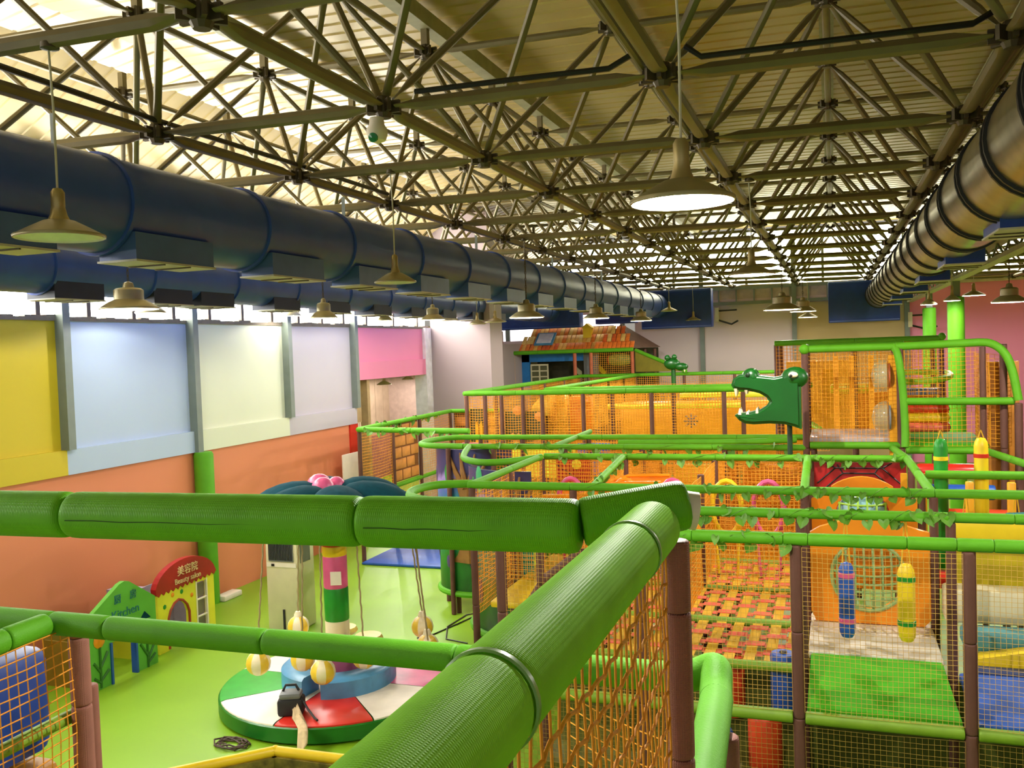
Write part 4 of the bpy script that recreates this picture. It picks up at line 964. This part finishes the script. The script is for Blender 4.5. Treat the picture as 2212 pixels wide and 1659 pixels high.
roof = MB().add([(-9.35, HY-.25, ZR0), (-6.15, HY-.25, ZR0), (-6.4, HY+.75, ZR1), (-8.75, HY+.75, ZR1), (-9.35, HY+1.7, ZR0), (-6.15, HY+1.7, ZR0)], [(0, 1, 2, 3), (3, 2, 5, 4), (0, 3, 4), (1, 5, 2), (0, 4, 5, 1)]).build('roof', mat('roof_base', (150, 76, 32), .6), hs)
tm = []
for c in ((240, 124, 44), (250, 176, 84), (222, 96, 40), (254, 200, 116)):
    m = mat('tile_%d' % c[0], c, .5, var=.2, vs=8); t_ = MB().rbox((0, 0, 0), (.125, .03, .4), .01).mesh('roof_tile'); t_.materials.append(m); tm.append(t_)
slp = math.atan2(1.0, ZR1-ZR0)
for rI in range(3):
    f = rI/3; x0 = -9.4+.6*f; x1 = -6.12-.24*f; n = int((x1-x0)/.13)
    for k in range(n):
        M = Matrix.Translation((x0+(x1-x0)*k/n, HY-.31+1.0*f, ZR0+(ZR1-ZR0)*f-.01)) @ Matrix.Rotation(-slp, 4, 'X') @ Matrix.Rotation(random.uniform(-.04, .04), 4, 'Y')
        put('roof_tile', tm[random.choice((0, 0, 2, 1)) if rI < 1 else random.choice((0, 1, 1, 3))], roof, M)
sk = MB().box((0, 0, 0), (.6, .04, .62)).build('skylight_frame', BLUE, hs, Matrix.Translation((-8.75, HY-.12, ZR0+.2)) @ Matrix.Rotation(-slp, 4, 'X'))
MB().box((.07, -.02, .07), (.53, .0, .55)).build('skylight_pane', mat('skylight_glass_reflection', (240, 236, 255), .2), sk, W[sk])  # whitish reflection is put into the pane colour
MB().box((-7.25, HY+.2, 4.1), (-7.0, HY+.5, 4.42)).prism([(-7.3, 4.42), (-7.125, 4.56), (-6.95, 4.42)], HY+.18, HY+.52).build('chimney', YEL, hs)
gx = -6.02; GR = MB().add([(-6.7, HY-.6, ZR0), (-5.5, HY-.6, ZR0), (gx, HY+.1, 4.5), (-4.95, HY+.7, ZR0), (-6.7, HY+.9, ZR0)], [(0, 1, 2), (1, 3, 2), (3, 4, 2), (4, 0, 2), (0, 4, 3, 1)]).build('gable_roof', mat('gable_brown', (120, 92, 78), .6), hs)
for rI in range(3):
    f = rI/3.2; wd = .6*(1-f)
    n = max(2, int(2*wd/.13))
    for k in range(n): put('roof_tile', tm[0 if rI < 1 else random.randrange(4)], GR, Matrix.Translation((gx-.08-wd+2*wd*k/n+.07*f, HY-.66+.7*f, ZR0+.74*f)) @ Matrix.Rotation(-slp*.86, 4, 'X') @ Matrix.Diagonal((1, 1, .78, 1)))
rail(hs, (-9.95, HY-.7, 3.72), (-5.5, HY-.7, 3.72), .06, seg=1.4)
for x in (-9.75, -7.3, -6.8, -5.55): post(hs, x, HY-.65, 0, 3.68, .055, O_FOAM)
for x in (-5.4, -5.1): post(hs, x, HY+.5, 0, 3.72, .05)
rail(hs, (-5.45, HY-.7, 3.7), (-3.9, 25.8, 3.05), .055); net(hs, (-6.75, HY-.66), (-5.6, HY-.66), 2.5, 3.68, .06, .004); net(hs, (-9.75, HY-.66), (-9.2, HY-.66), 2.5, 3.68, .06, .005, m=mat('tan_net', (200, 150, 90), .7))
tr = MB().add([(-5.45, HY-.72, 3.66), (-3.95, 25.82, 3.06), (-5.45, HY-.72, 3.06), (-5.45, HY-.70, 3.66), (-3.95, 25.84, 3.06), (-5.45, HY-.70, 3.06)], [(0, 1, 2), (5, 4, 3), (0, 2, 5, 3), (0, 3, 4, 1), (1, 4, 5, 2)]); tr.build('olive_net_board', mat('olive_print', (130, 120, 30), .6), hs)
dr = thing('barrel', 'green and rust barrel hanging inside the gabled end of the play house', 'barrel', (-6.1, 26.8, 3.3)); MB().lathe([(.14, 0), (.18, .15), (.18, .45), (.14, .6)], 16, M=Matrix.Translation((-6.35, 26.85, 3.42)) @ Matrix.Rotation(PI/2, 4, 'Y')).build('body', mat('moss_paint', (140, 150, 70), .6), dr); MB().lathe([(0, 0), (.15, 0), (.15, .03), (0, .03)], 16, M=Matrix.Translation((-6.38, 26.85, 3.42)) @ Matrix.Rotation(PI/2, 4, 'Y')).build('end', RED, dr)
MB().tube([(-6.05, 26.85, 3.6), (-6.05, 26.85, 3.76)], .015, 5).build('hook', NODE, dr)
# small green creature head on the maze rail
dn = thing('dragon_figure', 'small green dragon head peeping over the rails near the play house', 'dragon head', (-3.9, 24, 2.9))
ball(dn, 'skull', (-4.0, 24, 3.32), .2, CROC, (1.1, .8, .8)); ball(dn, 'snout', (-3.75, 23.95, 3.24), .15, CROC, (1.2, .8, .7)); ball(dn, 'brow', (-4.1, 23.9, 3.48), .08, CROC); ball(dn, 'brow', (-3.92, 23.9, 3.5), .07, CROC); MB().tube([(-3.98, 24.05, 2.0), (-3.98, 24.05, 3.3)], .06, 8).build('neck', CROC, dn)
MB().lathe([(.025, 0), (0, -.08)], 6, M=Matrix.Translation((-3.66, 23.88, 3.16))).build('tooth', IVORY, dn)
# ------------------------------------------------------------------ soft carousel
CX, CY = -5.32, 8.87
ca = thing('soft_carousel', 'padded round carousel with coloured wedges, centre pole and hanging balls', 'carousel', (CX, CY, 0)); CM = W[ca]
MB().lathe([(0, 0), (1.27, 0), (1.31, .03), (1.31, .17), (1.29, .185), (0, .185)], 56).build('green_base', mat('deep_green_vinyl', (24, 110, 30), .35), ca, CM)
wc = [PINK, WHITE, YEL, WHITE, mat('wedge_green', (52, 168, 60), .35), WHITE, RED, WHITE]
for k in range(8):
    a0 = PI/4*k; mb = MB(); n = 10; vs = [(0, 0, .205)]; 
    for i in range(n+1):
        a = a0+.006+(PI/4-.012)*i/n; vs += [(1.24*math.cos(a), 1.24*math.sin(a), .207), (1.29*math.cos(a), 1.29*math.sin(a), .195), (1.295*math.cos(a), 1.295*math.sin(a), .175)]
    fs = []
    for i in range(n): fs += [(0, 1+3*i, 4+3*i), (1+3*i, 2+3*i, 5+3*i, 4+3*i), (2+3*i, 3+3*i, 6+3*i, 5+3*i)]
    mb.add(vs, fs, None, True).build('wedge_pad', wc[k], ca, CM)
for a0, a1 in ((182, 262), (282, 420)):
    a0, a1 = math.radians(a0), math.radians(a1); mb = MB(); n = 18; prof = [(.36, .2), (.36, .39), (.39, .41), (.60, .41), (.635, .38), (.635, .2)]; vs = []; fs = []
    for i in range(n+1):
        a = a0+(a1-a0)*i/n
        for r, z in prof: vs.append((r*math.cos(a), r*math.sin(a), z))
    for i in range(n):
        for k in range(6): fs.append((i*6+k, i*6+(k+1) % 6, i*6+6+(k+1) % 6, i*6+6+k))
    fs += [tuple(range(6)), tuple(n*6+k for k in range(6))]
    mb.add(vs, fs, None, True).build('blue_step', BLUE, ca, CM)
for z0, z1, r, m in ((.2, .5, .24, mat('mauve_vinyl', (176, 90, 130), .4)), (.5, .7, .14, CREAM), (.7, .88, .135, CREAM), (.88, 1.25, .137, GREEN), (1.25, 1.61, .135, PINK), (1.61, 1.72, .137, YEL), (1.72, 2.2, .135, RED)):
    MB().lathe([(0, z0), (r*.97, z0), (r, z0+.012), (r, z1-.012), (r*.97, z1), (0, z1)], 24).build('pole_band', m, ca, CM)
for a in (20, 110, 200, 300):
    x, y = .34*math.cos(math.radians(a)), .34*math.sin(math.radians(a))
    MB().lathe([(0, .62), (.15, .62), (.17, .65), (.15, .69), (0, .7)], 16, M=Matrix.Translation((x, y, 0))).build('yellow_seat', mat('pale_yellow_vinyl', (226, 200, 90), .4), ca, CM)
    MB().tube([(x*.4, y*.4, .6), (x, y, .64)], .03, 6).build('seat_arm', CREAM, ca, CM)
MB().box((-.03, -.142, 1.3), (.09, -.132, 1.45), Matrix.Rotation(math.radians(20), 4, 'Z')).build('paper_notice', WHITE, ca, CM)
for k in range(6):
    a = math.radians(k*60+8); M = CM @ Matrix.Rotation(a, 4, 'Z') @ Matrix.Translation((.56, 0, 2.16)) @ Matrix.Rotation(.28, 4, 'Y') @ Matrix.Diagonal((.5, .34, .26, 1))
    MB().lathe([(math.sin(PI*i/10), -math.cos(PI*i/10) if i > 5 else -math.cos(PI*i/10)*.2) for i in range(11)], 20).build('canopy_leaf', TEAL, ca, M)
for dx, dy, r in ((-.12, .1, .15), (.05, .18, .11), (.0, -.02, .13)): ball(ca, 'pink_flower_ball', (CX+dx-.1, CY+dy, 2.36), r, PINK)
BYEL, BCRM = mat('ball_yellow', (236, 198, 60), .35), mat('ball_cream', (240, 226, 190), .35)
def beach_ball(label, x, y, z, top):
    t = thing('hanging_ball', label, 'ball', (x, y, z-.13), 'balls hanging round the carousel'); r = .13
    for k in range(8):
        a0 = PI/4*k; vs = []; fs = []
        for i in range(9):
            th = PI*i/8
            for q in range(3): vs.append((r*math.sin(th)*math.cos(a0+PI/8*q), r*math.sin(th)*math.sin(a0+PI/8*q), r*math.cos(th)))
        for i in range(8):
            for q in range(2): fs.append((i*3+q, i*3+q+1, i*3+q+4, i*3+q+3))
        MB().add(vs, fs, None, True).build('gore', BYEL if k % 2 else BCRM, t, Matrix.Translation((x, y, z)))
    MB().lathe([(.05, 0), (.045, .03), (.03, .06), (0, .065)], 10).build('rope_cap', BCRM, t, Matrix.Translation((x, y, z+r-.01)))
    rp_ = MB(); n = 26; A = Vector((x, y, z+r+.05)); B = Vector(top)
    rp_.tube([A.lerp(B, i/n)+Vector((.004*math.cos(i*2), .004*math.sin(i*2), 0)) for i in range(n+1)], .0095, 5); rp_.build('rope', mat('hemp_rope', (158, 140, 100), .85), t)
for i, (a, r, z, lb) in enumerate(((243, .98, .64, 'striped ball hanging lowest at the left front of the carousel'), (291, .95, .62, 'striped ball hanging at the front of the carousel pole'), (262, .6, .62, 'striped ball close to the blue step, left of the pole'), (330, .55, .58, 'striped ball close to the pole on the right'), (40, .98, .66, 'striped ball hanging at the right rear of the carousel'), (25, 1.0, .52, 'striped ball just below the right rear one'), (150, .95, .6, 'striped ball at the left rear of the carousel'))):
    a = math.radians(a); x, y = CX+r*math.cos(a), CY+r*math.sin(a)
    beach_ball(lb, x, y, z, (CX+.86*r*math.cos(a), CY+.86*r*math.sin(a), 2.1))
rope = thing('hanging_rope', 'rope without a ball at the right of the carousel', 'rope', (CX+1.0, CY+.3, .5))
MB().tube([(CX+.98, CY+.28, .62), (CX+.92, CY+.27, 1.3), (CX+.85, CY+.26, 2.1)], .0095, 5).build('cord', MATS['hemp_rope'], rope); MB().lathe([(.05, 0), (.04, .06), (.015, .12), (0, .13)], 10, M=Matrix.Translation((CX+.98, CY+.28, .5))).build('tassel', BCRM, rope)
# camera bag and cloth lying on the carousel
bg = thing('camera_bag', 'small black bag with grey straps lying on the carousel rim', 'bag', (-5.29, 7.86, .2), rz=.4); M = W[bg]
MB().rbox((-.13, -.1, .005), (.13, .1, .18), .03).build('body', DARK, bg, M); MB().rbox((-.11, -.09, .17), (.11, .09, .24), .03).build('grey_lid', GREY, bg, M)
MB().tube([(-.08, 0, .24), (-.05, 0, .3), (.05, 0, .3), (.08, 0, .24)], .014, 6).build('handle', BLACK, bg, M); MB().tube([(.1, -.05, .2), (.18, -.1, .08), (.26, -.2, .025), (.3, -.28, .03)], .012, 6).build('strap', BLACK, bg, M)
cl_ = MB(); vs = []; fs = []
path = [(-5.22, 7.82, .33), (-5.15, 7.75, .25), (-5.08, 7.66, .225), (-5.0, 7.58, .235), (-4.93, 7.50, .22), (-4.90, 7.44, .12), (-4.9, 7.40, .05), (-4.92, 7.36, .012)]
for i, (x, y, z) in enumerate(path):
    wd = .06+.05*math.sin(i*.6)
    for k in range(5): s = (k-2)/2; vs.append((x+s*wd*.8+.01*math.sin(i*2+k), y-s*wd*.2, z+.012*math.sin(k*2.1+i)))
for i in range(len(path)-1):
    for k in range(4): fs.append((i*5+k, i*5+k+1, i*5+k+6, i*5+k+5))
o = cl_.add(vs, fs, None, True).build('draped_cloth', mat('beige_cloth', (206, 182, 140), .85, var=.15, vs=20)); props(o, 'beige cloth draped from the bag over the carousel edge', 'cloth')
o.modifiers.new('thick', 'SOLIDIFY').thickness = .012
# cables on the floor
pts = [(-5.73+(.05+.08*abs(math.sin(k*.37)))*1.6*math.cos(k*.62), 7.44+(.05+.08*abs(math.sin(k*.37)))*math.sin(k*.62), .012+.012*(k % 3)) for k in range(46)]
props(MB().tube(pts, .009, 5).build('coiled_cable', mat('brown_cable', (70, 48, 36), .6)), 'small tangled brown cable coil on the lime floor', 'cable')
pts = [(-4.6, 10.9, .01), (-4.95, 11.0, .01), (-5.15, 11.5, .01), (-5.1, 12.1, .01), (-4.9, 12.3, .01), (-5.05, 11.7, .01), (-5.2, 11.15, .01), (-5.35, 10.95, .01), (-5.2, 10.8, .01), (-4.95, 10.95, .01), (-4.8, 10.7, .01), (-4.5, 10.55, .01)]
props(MB().tube(pts, .009, 5).build('loose_cable', BLACK), 'thin black cable looping over the floor near the mural drum', 'cable')
# standing air conditioner
ac = thing('air_conditioner', 'cream floor standing air conditioner behind the carousel', 'air conditioner', (-7.36, 11.06, 0)); M = W[ac]
MB().rbox((-.26, -.22, 0), (.26, .22, 1.78), .025).build('cabinet', CREAM, ac, M)
gr_ = MB().box((-.2, -.232, .98), (.2, -.22, 1.62)).build('grille', GREY, ac, M)
for k in range(16): MB().box((-.19+k*.0245, -.245, 1.0), (-.182+k*.0245, -.232, 1.6)).build('louvre', DARK, gr_, M)
MB().box((.262, -.15, .95), (.268, .1, 1.6)).build('side_vent', mat('vent_grey', (110, 112, 100), .6), ac, M); MB().box((-.24, -.228, .9), (.24, -.222, .96)).build('control_strip', WHITE, ac, M); MB().box((-.16, -.232, .91), (-.11, -.226, .945)).build('badge', BLACK, ac, M); MB().box((.0, -.235, .02), (.03, -.222, .3)).build('drain_slot', DARK, ac, M)
# ------------------------------------------------------------------ play shop fronts
TX = Matrix(((0, 0, 1, 0), (1, 0, 0, 0), (0, 1, 0, 0), (0, 0, 0, 1)))      # text: x to +Y, y to +Z
YZ = Matrix(((0, 1, 0, 0), (1, 0, 0, 0), (0, 0, 1, 0), (0, 0, 0, 1)))      # prism x to +Y, thickness to +X
KG = mat('kitchen_green', (98, 180, 62), .45, var=.04)
kf = thing('play_shopfront', 'green pentagon play kitchen front with the word Kitchen', 'play front', (-8.25, 8.8, 0))
def fr(parent, poly, x0, x1, m, name): return MB().prism(poly, x0, x1, YZ).build(name, m, parent)
fr(kf, [(8.2, 0), (8.5, 0), (8.5, .5), (8.94, .5), (8.94, 0), (9.3, 0), (9.3, .86), (8.86, 1.16), (8.78, 1.18), (8.7, 1.16), (8.2, .88)], -8.28, -8.22, KG, 'front_board')
fr(kf, [(8.5, 0), (8.53, 0), (8.53, .5), (8.5, .5)], -8.285, -8.2, CBLUE, 'door_edge'); fr(kf, [(8.91, 0), (8.94, 0), (8.94, .5), (8.91, .5)], -8.285, -8.2, CBLUE, 'door_edge')
fr(kf, [(9.0, .62), (9.1, .72), (9.2, .62)], -8.3, -8.215, TEAL, 'arched_light')
put('lettering', text_mesh('Kitchen', .15), kf, Matrix.Translation((-8.216, 8.78, .80)) @ Matrix.Rotation(.0, 4, 'X') @ TX, mat('kitchen_letter', (40, 120, 120), .5))
put('lettering', text_mesh('厨', .12), kf, Matrix.Translation((-8.216, 8.66, .98)) @ TX, MATS['kitchen_letter']); put('lettering', text_mesh('房', .12), kf, Matrix.Translation((-8.216, 8.92, .98)) @ TX, MATS['kitchen_letter'])
MB().lathe([(0, 0), (.09, .003), (.07, .015), (0, .02)], 12, M=Matrix.Translation((-8.22, 8.34, .58)) @ Matrix.Rotation(PI/2, 4, 'Y')).build('flower', ORG, kf)
for y0, z0, y1, z1 in ((8.34, .02, 8.34, .5), (8.34, .25, 8.46, .42), (8.34, .2, 8.24, .34), (8.34, .1, 8.47, .2), (8.34, .08, 8.24, .16), (9.12, .0, 9.12, .4), (9.12, .1, 9.26, .3), (9.12, .15, 9.0, .33), (9.12, .05, 9.25, .14)):
    MB().tube([(-8.22, y0, z0), (-8.215, y1, z1)], .018, 5).build('painted_leaf', mat('leaf_paint', (50, 112, 36), .5), kf)
MB().box((-9.0, 8.28, 0), (-8.3, 8.3, .55)).box((-9.02, 8.28, 0), (-9.0, 9.3, .62)).build('side_and_back', mat('mustard_inner', (150, 118, 34), .6), kf)
bf = thing('play_shopfront', 'yellow beauty salon front with red arched sign board', 'play front', (-8.42, 10.1, 0))
hole = [(9.72, .02), (9.72, .42), (9.76, .52), (9.84, .6), (9.93, .63), (10.02, .6), (10.1, .52), (10.14, .42), (10.14, .02)]
fr(bf, [(9.53, 0), (9.72, 0)]+hole[1:-1]+[(10.14, 0), (10.3, 0), (10.3, .76), (10.52, .76), (10.52, 0), (10.68, 0), (10.68, .9), (9.53, .84)], -8.45, -8.39, LYEL, 'front_board')
arch_ = [(9.5, .80)]+[(10.1+.62*math.cos(a), .80+.36*math.sin(a)) for a in [PI-PI*k/16 for k in range(1, 16)]]+[(10.72, .84)]
sc_ = []
for k in range(13): sc_ += [(10.72-k*.0935, .80+.04*(1-k/13)), (10.72-k*.0935-.047, .755+.04*(1-k/13))]
fr(bf, arch_+sc_, -8.46, -8.375, DRED, 'sign_board')
MB().tube([(-8.39, y, z) for y, z in hole], .018, 6).build('door_trim', mat('maroon_trim', (170, 60, 40), .5), bf)
for z in (.08, .32, .56): 
    MB().tube([(-8.4, 10.31, z-.04), (-8.4, 10.51, z-.04)], .016, 5).build('window_bar', WHITE, bf); MB().box((-8.43, 10.32, z-.02), (-8.42, 10.5, z+.17)).build('window_pane', mat('smoky_pane', (120, 110, 96), .25), bf)
for y in (10.3, 10.52): MB().box((-8.42, y-.012, .0), (-8.385, y+.012, .78)).build('window_frame', WHITE, bf)
SGN = mat('sign_letter', (240, 214, 160), .5)
put('lettering', text_mesh('美容院', .14), bf, Matrix.Translation((-8.37, 10.12, 1.0)) @ TX, SGN); put('lettering', text_mesh('Beauty salon', .105), bf, Matrix.Translation((-8.37, 10.12, .875)) @ TX, SGN)
for y, z, m in ((9.66, .6, GREEN), (9.82, .72, ORG), (10.0, .72, GREEN), (10.2, .62, ORG)): MB().lathe([(0, 0), (.035, .002), (.02, .01), (0, .012)], 6, M=Matrix.Translation((-8.39, y, z)) @ Matrix.Rotation(PI/2, 4, 'Y')).build('painted_star', m, bf)
MB().box((-9.1, 10.66, 0), (-8.45, 10.69, .8)).box((-9.12, 9.53, 0), (-9.1, 10.69, .72)).build('side_and_back', mat('lilac_board', (172, 158, 186), .5), bf)
lf = thing('play_shopfront', 'lilac play counter between the kitchen and salon fronts', 'play front', (-8.8, 9.45, 0))
MB().box((-8.95, 9.3, 0), (-8.6, 9.5, .62)).build('counter', LYEL, lf); MB().box((-8.98, 9.28, .62), (-8.56, 9.52, .9)).build('lilac_top', mat('lilac_board', (172, 158, 186), .5), lf); MB().box((-8.58, 9.3, .45), (-8.55, 9.5, .6)).build('white_shelf', WHITE, lf)
props(MB().rbox((-9.35, 11.9, 0), (-9.15, 12.35, .09), .02).build('floor_box', WHITE), 'white skirting box on the floor by the green column', 'box')
# ------------------------------------------------------------------ yellow edged pit in front
pit = thing('ball_pit_wall', 'yellow edged pit wall with leaf print at the bottom edge', 'pit wall', (-3.2, 4.9, 0))
pp = [(-4.6, 3.85), (-3.47, 4.95), (-1.2, 4.98)]
CAMO = mat('leaf_camo_print', (110, 100, 36), .6, var=.7, vs=14)
for (x0, y0), (x1, y1) in zip(pp, pp[1:]):
    d = Vector((x1-x0, y1-y0, 0)).normalized(); nn = Vector((-d.y, d.x, 0))*.05; a = Vector((x0, y0, 0)); b = Vector((x1, y1, 0)); Z = Vector((0, 0, 1.27))
    MB().add([(a-nn)[:], (b-nn)[:], (b+nn)[:], (a+nn)[:], (a-nn+Z)[:], (b-nn+Z)[:], (b+nn+Z)[:], (a+nn+Z)[:]], [(0, 1, 2, 3), (4, 5, 6, 7), (0, 1, 5, 4), (1, 2, 6, 5), (2, 3, 7, 6), (3, 0, 4, 7)]).build('printed_board', CAMO, pit)
    MB().tube([(x0, y0, 1.29), (x1, y1, 1.29)], .035, 10).build('yellow_edge_pad', YEL, pit)
ball(pit, 'corner_pad', (-3.47, 4.95, 1.29), .038, YEL)
# ------------------------------------------------------------------ foreground guard rail
RN = .054
gd = thing('guard_rail', 'thick near green guard rail with brown post and knotted net in the foreground', 'guard rail', (-.33, 1.75, 2.2))
sx_ = [-2.6, -1.69, -.945, -.475]
for a, b in zip(sx_, sx_[1:]):
    fa = (a+.475)/1.4; fb_ = (b+.475)/1.4
    put('foam_rail', sleeve_mesh(Vector((b-a, -.045*(fa-fb_), 0)).length, RN, G_NEAR, 32), gd, align((a, 1.72+.075*fa, 3.497), (b, 1.72+.075*fb_, 3.497)))
put('foam_rail', sleeve_mesh(.215, .05, G_NEAR, 32), gd, align((-.478, 1.735, 3.5), (-.277, 1.81, 3.53)))
MB().tube([(-.29, 1.806, 3.52), (-.262, 1.815, 3.515)], .038, 16).build('torn_tube_end', WHITE, gd)
cy_ = [1.72, 1.50, .83, .1, -.6]
for a, b in zip(cy_, cy_[1:]): put('foam_rail', sleeve_mesh(a-b, .0525, G_WRAP, 36), gd, align((-.33, b, 3.5), (-.33, a, 3.5)))
for y in (1.50, .83): MB().lathe([(.052, -.005), (.0545, -.0035), (.0545, .0035), (.052, .005)], 36, M=Matrix.Translation((-.33, y, 3.5)) @ Matrix.Rotation(PI/2, 4, 'X'), cap=False).build('cable_tie', mat('pale_tie', (120, 170, 80), .3), gd)
for z0, z1 in ((0, 1.1), (1.1, 2.2), (2.2, 3.02), (3.02, 3.315), (3.315, 3.46)): put('foam_post', sleeve_mesh(z1-z0, .0275, B_NEAR, 20), gd, align((-.303, 1.80, z0), (-.303, 1.80, z1)))
for a, b in zip(sx_, sx_[1:]):
    MB().tube([(a+.03+(b-a-.06)*k/9, 1.72+.075*(a+(b-a)*k/9+.475)/1.4-.0535, 3.494+.0012*math.sin(k*2.3)) for k in range(10)], .0011, 4).build('lengthwise_seam', mat('dark_green_seam', (40, 84, 16), .7), gd)
# knotted net below the wrapped rail
kn = MB(); ny, nz = 34, 16; dy = 1.25/ny
def KP(i, j):
    y = 1.765-i*dy; z = 3.445-j*.056-.006*((i+j) % 2)-.005*math.sin(i*.5+j)
    return Vector((-.318+.0015*math.sin(i*1.7+j*2.1), y+.0015*math.sin(j*1.3+i), z))
for i in range(ny):
    for j in range(nz):
        p = KP(i, j)
        if j+1 < nz: kn.tube([p, KP(i, j+1)], .0022, 5)
        if (i+j) % 2 == 0 and i+1 < ny: kn.tube([p, p.lerp(KP(i+1, j), .5)+Vector((0, 0, .002)), KP(i+1, j)], [.004, .0028, .004], 5)
        elif i+1 < ny: kn.tube([p, KP(i+1, j)], .003, 5)
props(kn.build('knotted_net', NETNEAR, gd), kind='stuff')
# lower rail of the neighbouring platform
lr = thing('guard_rail', 'lower green rail of the platform below the near guard rail', 'guard rail', (-1.8, 3.04, 0))
RL = .05; ZL = 2.75
rail(lr, (-4.2, 2.955, ZL), (-.47, 2.96, ZL), RL, G_FOAM, n=24, cuts=[0, .28, .36, .565, .78, 1])
bend(lr, [(-.49, 2.96, ZL), (-.44, 2.98, ZL+.01), (-.39, 2.99, ZL+.035), (-.375, 2.96, ZL+.03), (-.37, 2.88, ZL), (-.36, 2.8, ZL)], .051, n=20)
rail(lr, (-.36, 2.82, ZL), (-.29, 1.6, ZL), .051, n=24, cuts=[0, .75, 1])
post(lr, -.31, 2.62, 0, ZL-.03, .036, B_NEAR, n=16)
rail(lr, (-3.14, 2.9, ZL+.01), (-3.1, 1.3, ZL+.01), .05, n=24, cuts=[0, .13, .6, 1])
for z0, z1 in ((0, 1.2), (1.2, 2.36), (2.36, 2.66), (2.66, 2.73)): put('foam_post', sleeve_mesh(z1-z0, .043, B_NEAR, 18), lr, align((-3.13, 3.06, z0), (-3.13, 3.06, z1)))
post(lr, -3.42, 3.4, 0, 2.3, .036, B_NEAR, n=14)
nt2 = net(lr, (-3.1, 2.98), (-3.07, 1.4), 1.4, ZL-.02, .045, .0032, m=NETNEAR, sag=.02)
net(lr, (-3.3, 2.7), (-3.3, 1.6), 1.4, ZL-.25, .05, .003, m=NETNEAR, sag=.03); rail(lr, (-3.2, 3.1, 2.3), (-3.16, 1.4, 2.3), .03, OLV)
props(MB().rbox((-4.9, 2.4, 1.9), (-3.75, 3.5, 2.45), .08).build('foam_pad', mat('deep_blue_vinyl', (24, 60, 140), .4)), 'deep blue pad behind the net at the lower left corner', 'foam pad')
props(MB().rbox((-4.9, 2.4, 1.2), (-3.7, 3.5, 1.88), .08).build('foam_pad', mat('ochre_vinyl', (176, 120, 40), .5)), 'ochre pad behind the net under the deep blue pad', 'foam pad')
net(lr, (-.34, 2.6), (-.9, 3.0), 1.4, ZL-.1, .05, .0026)
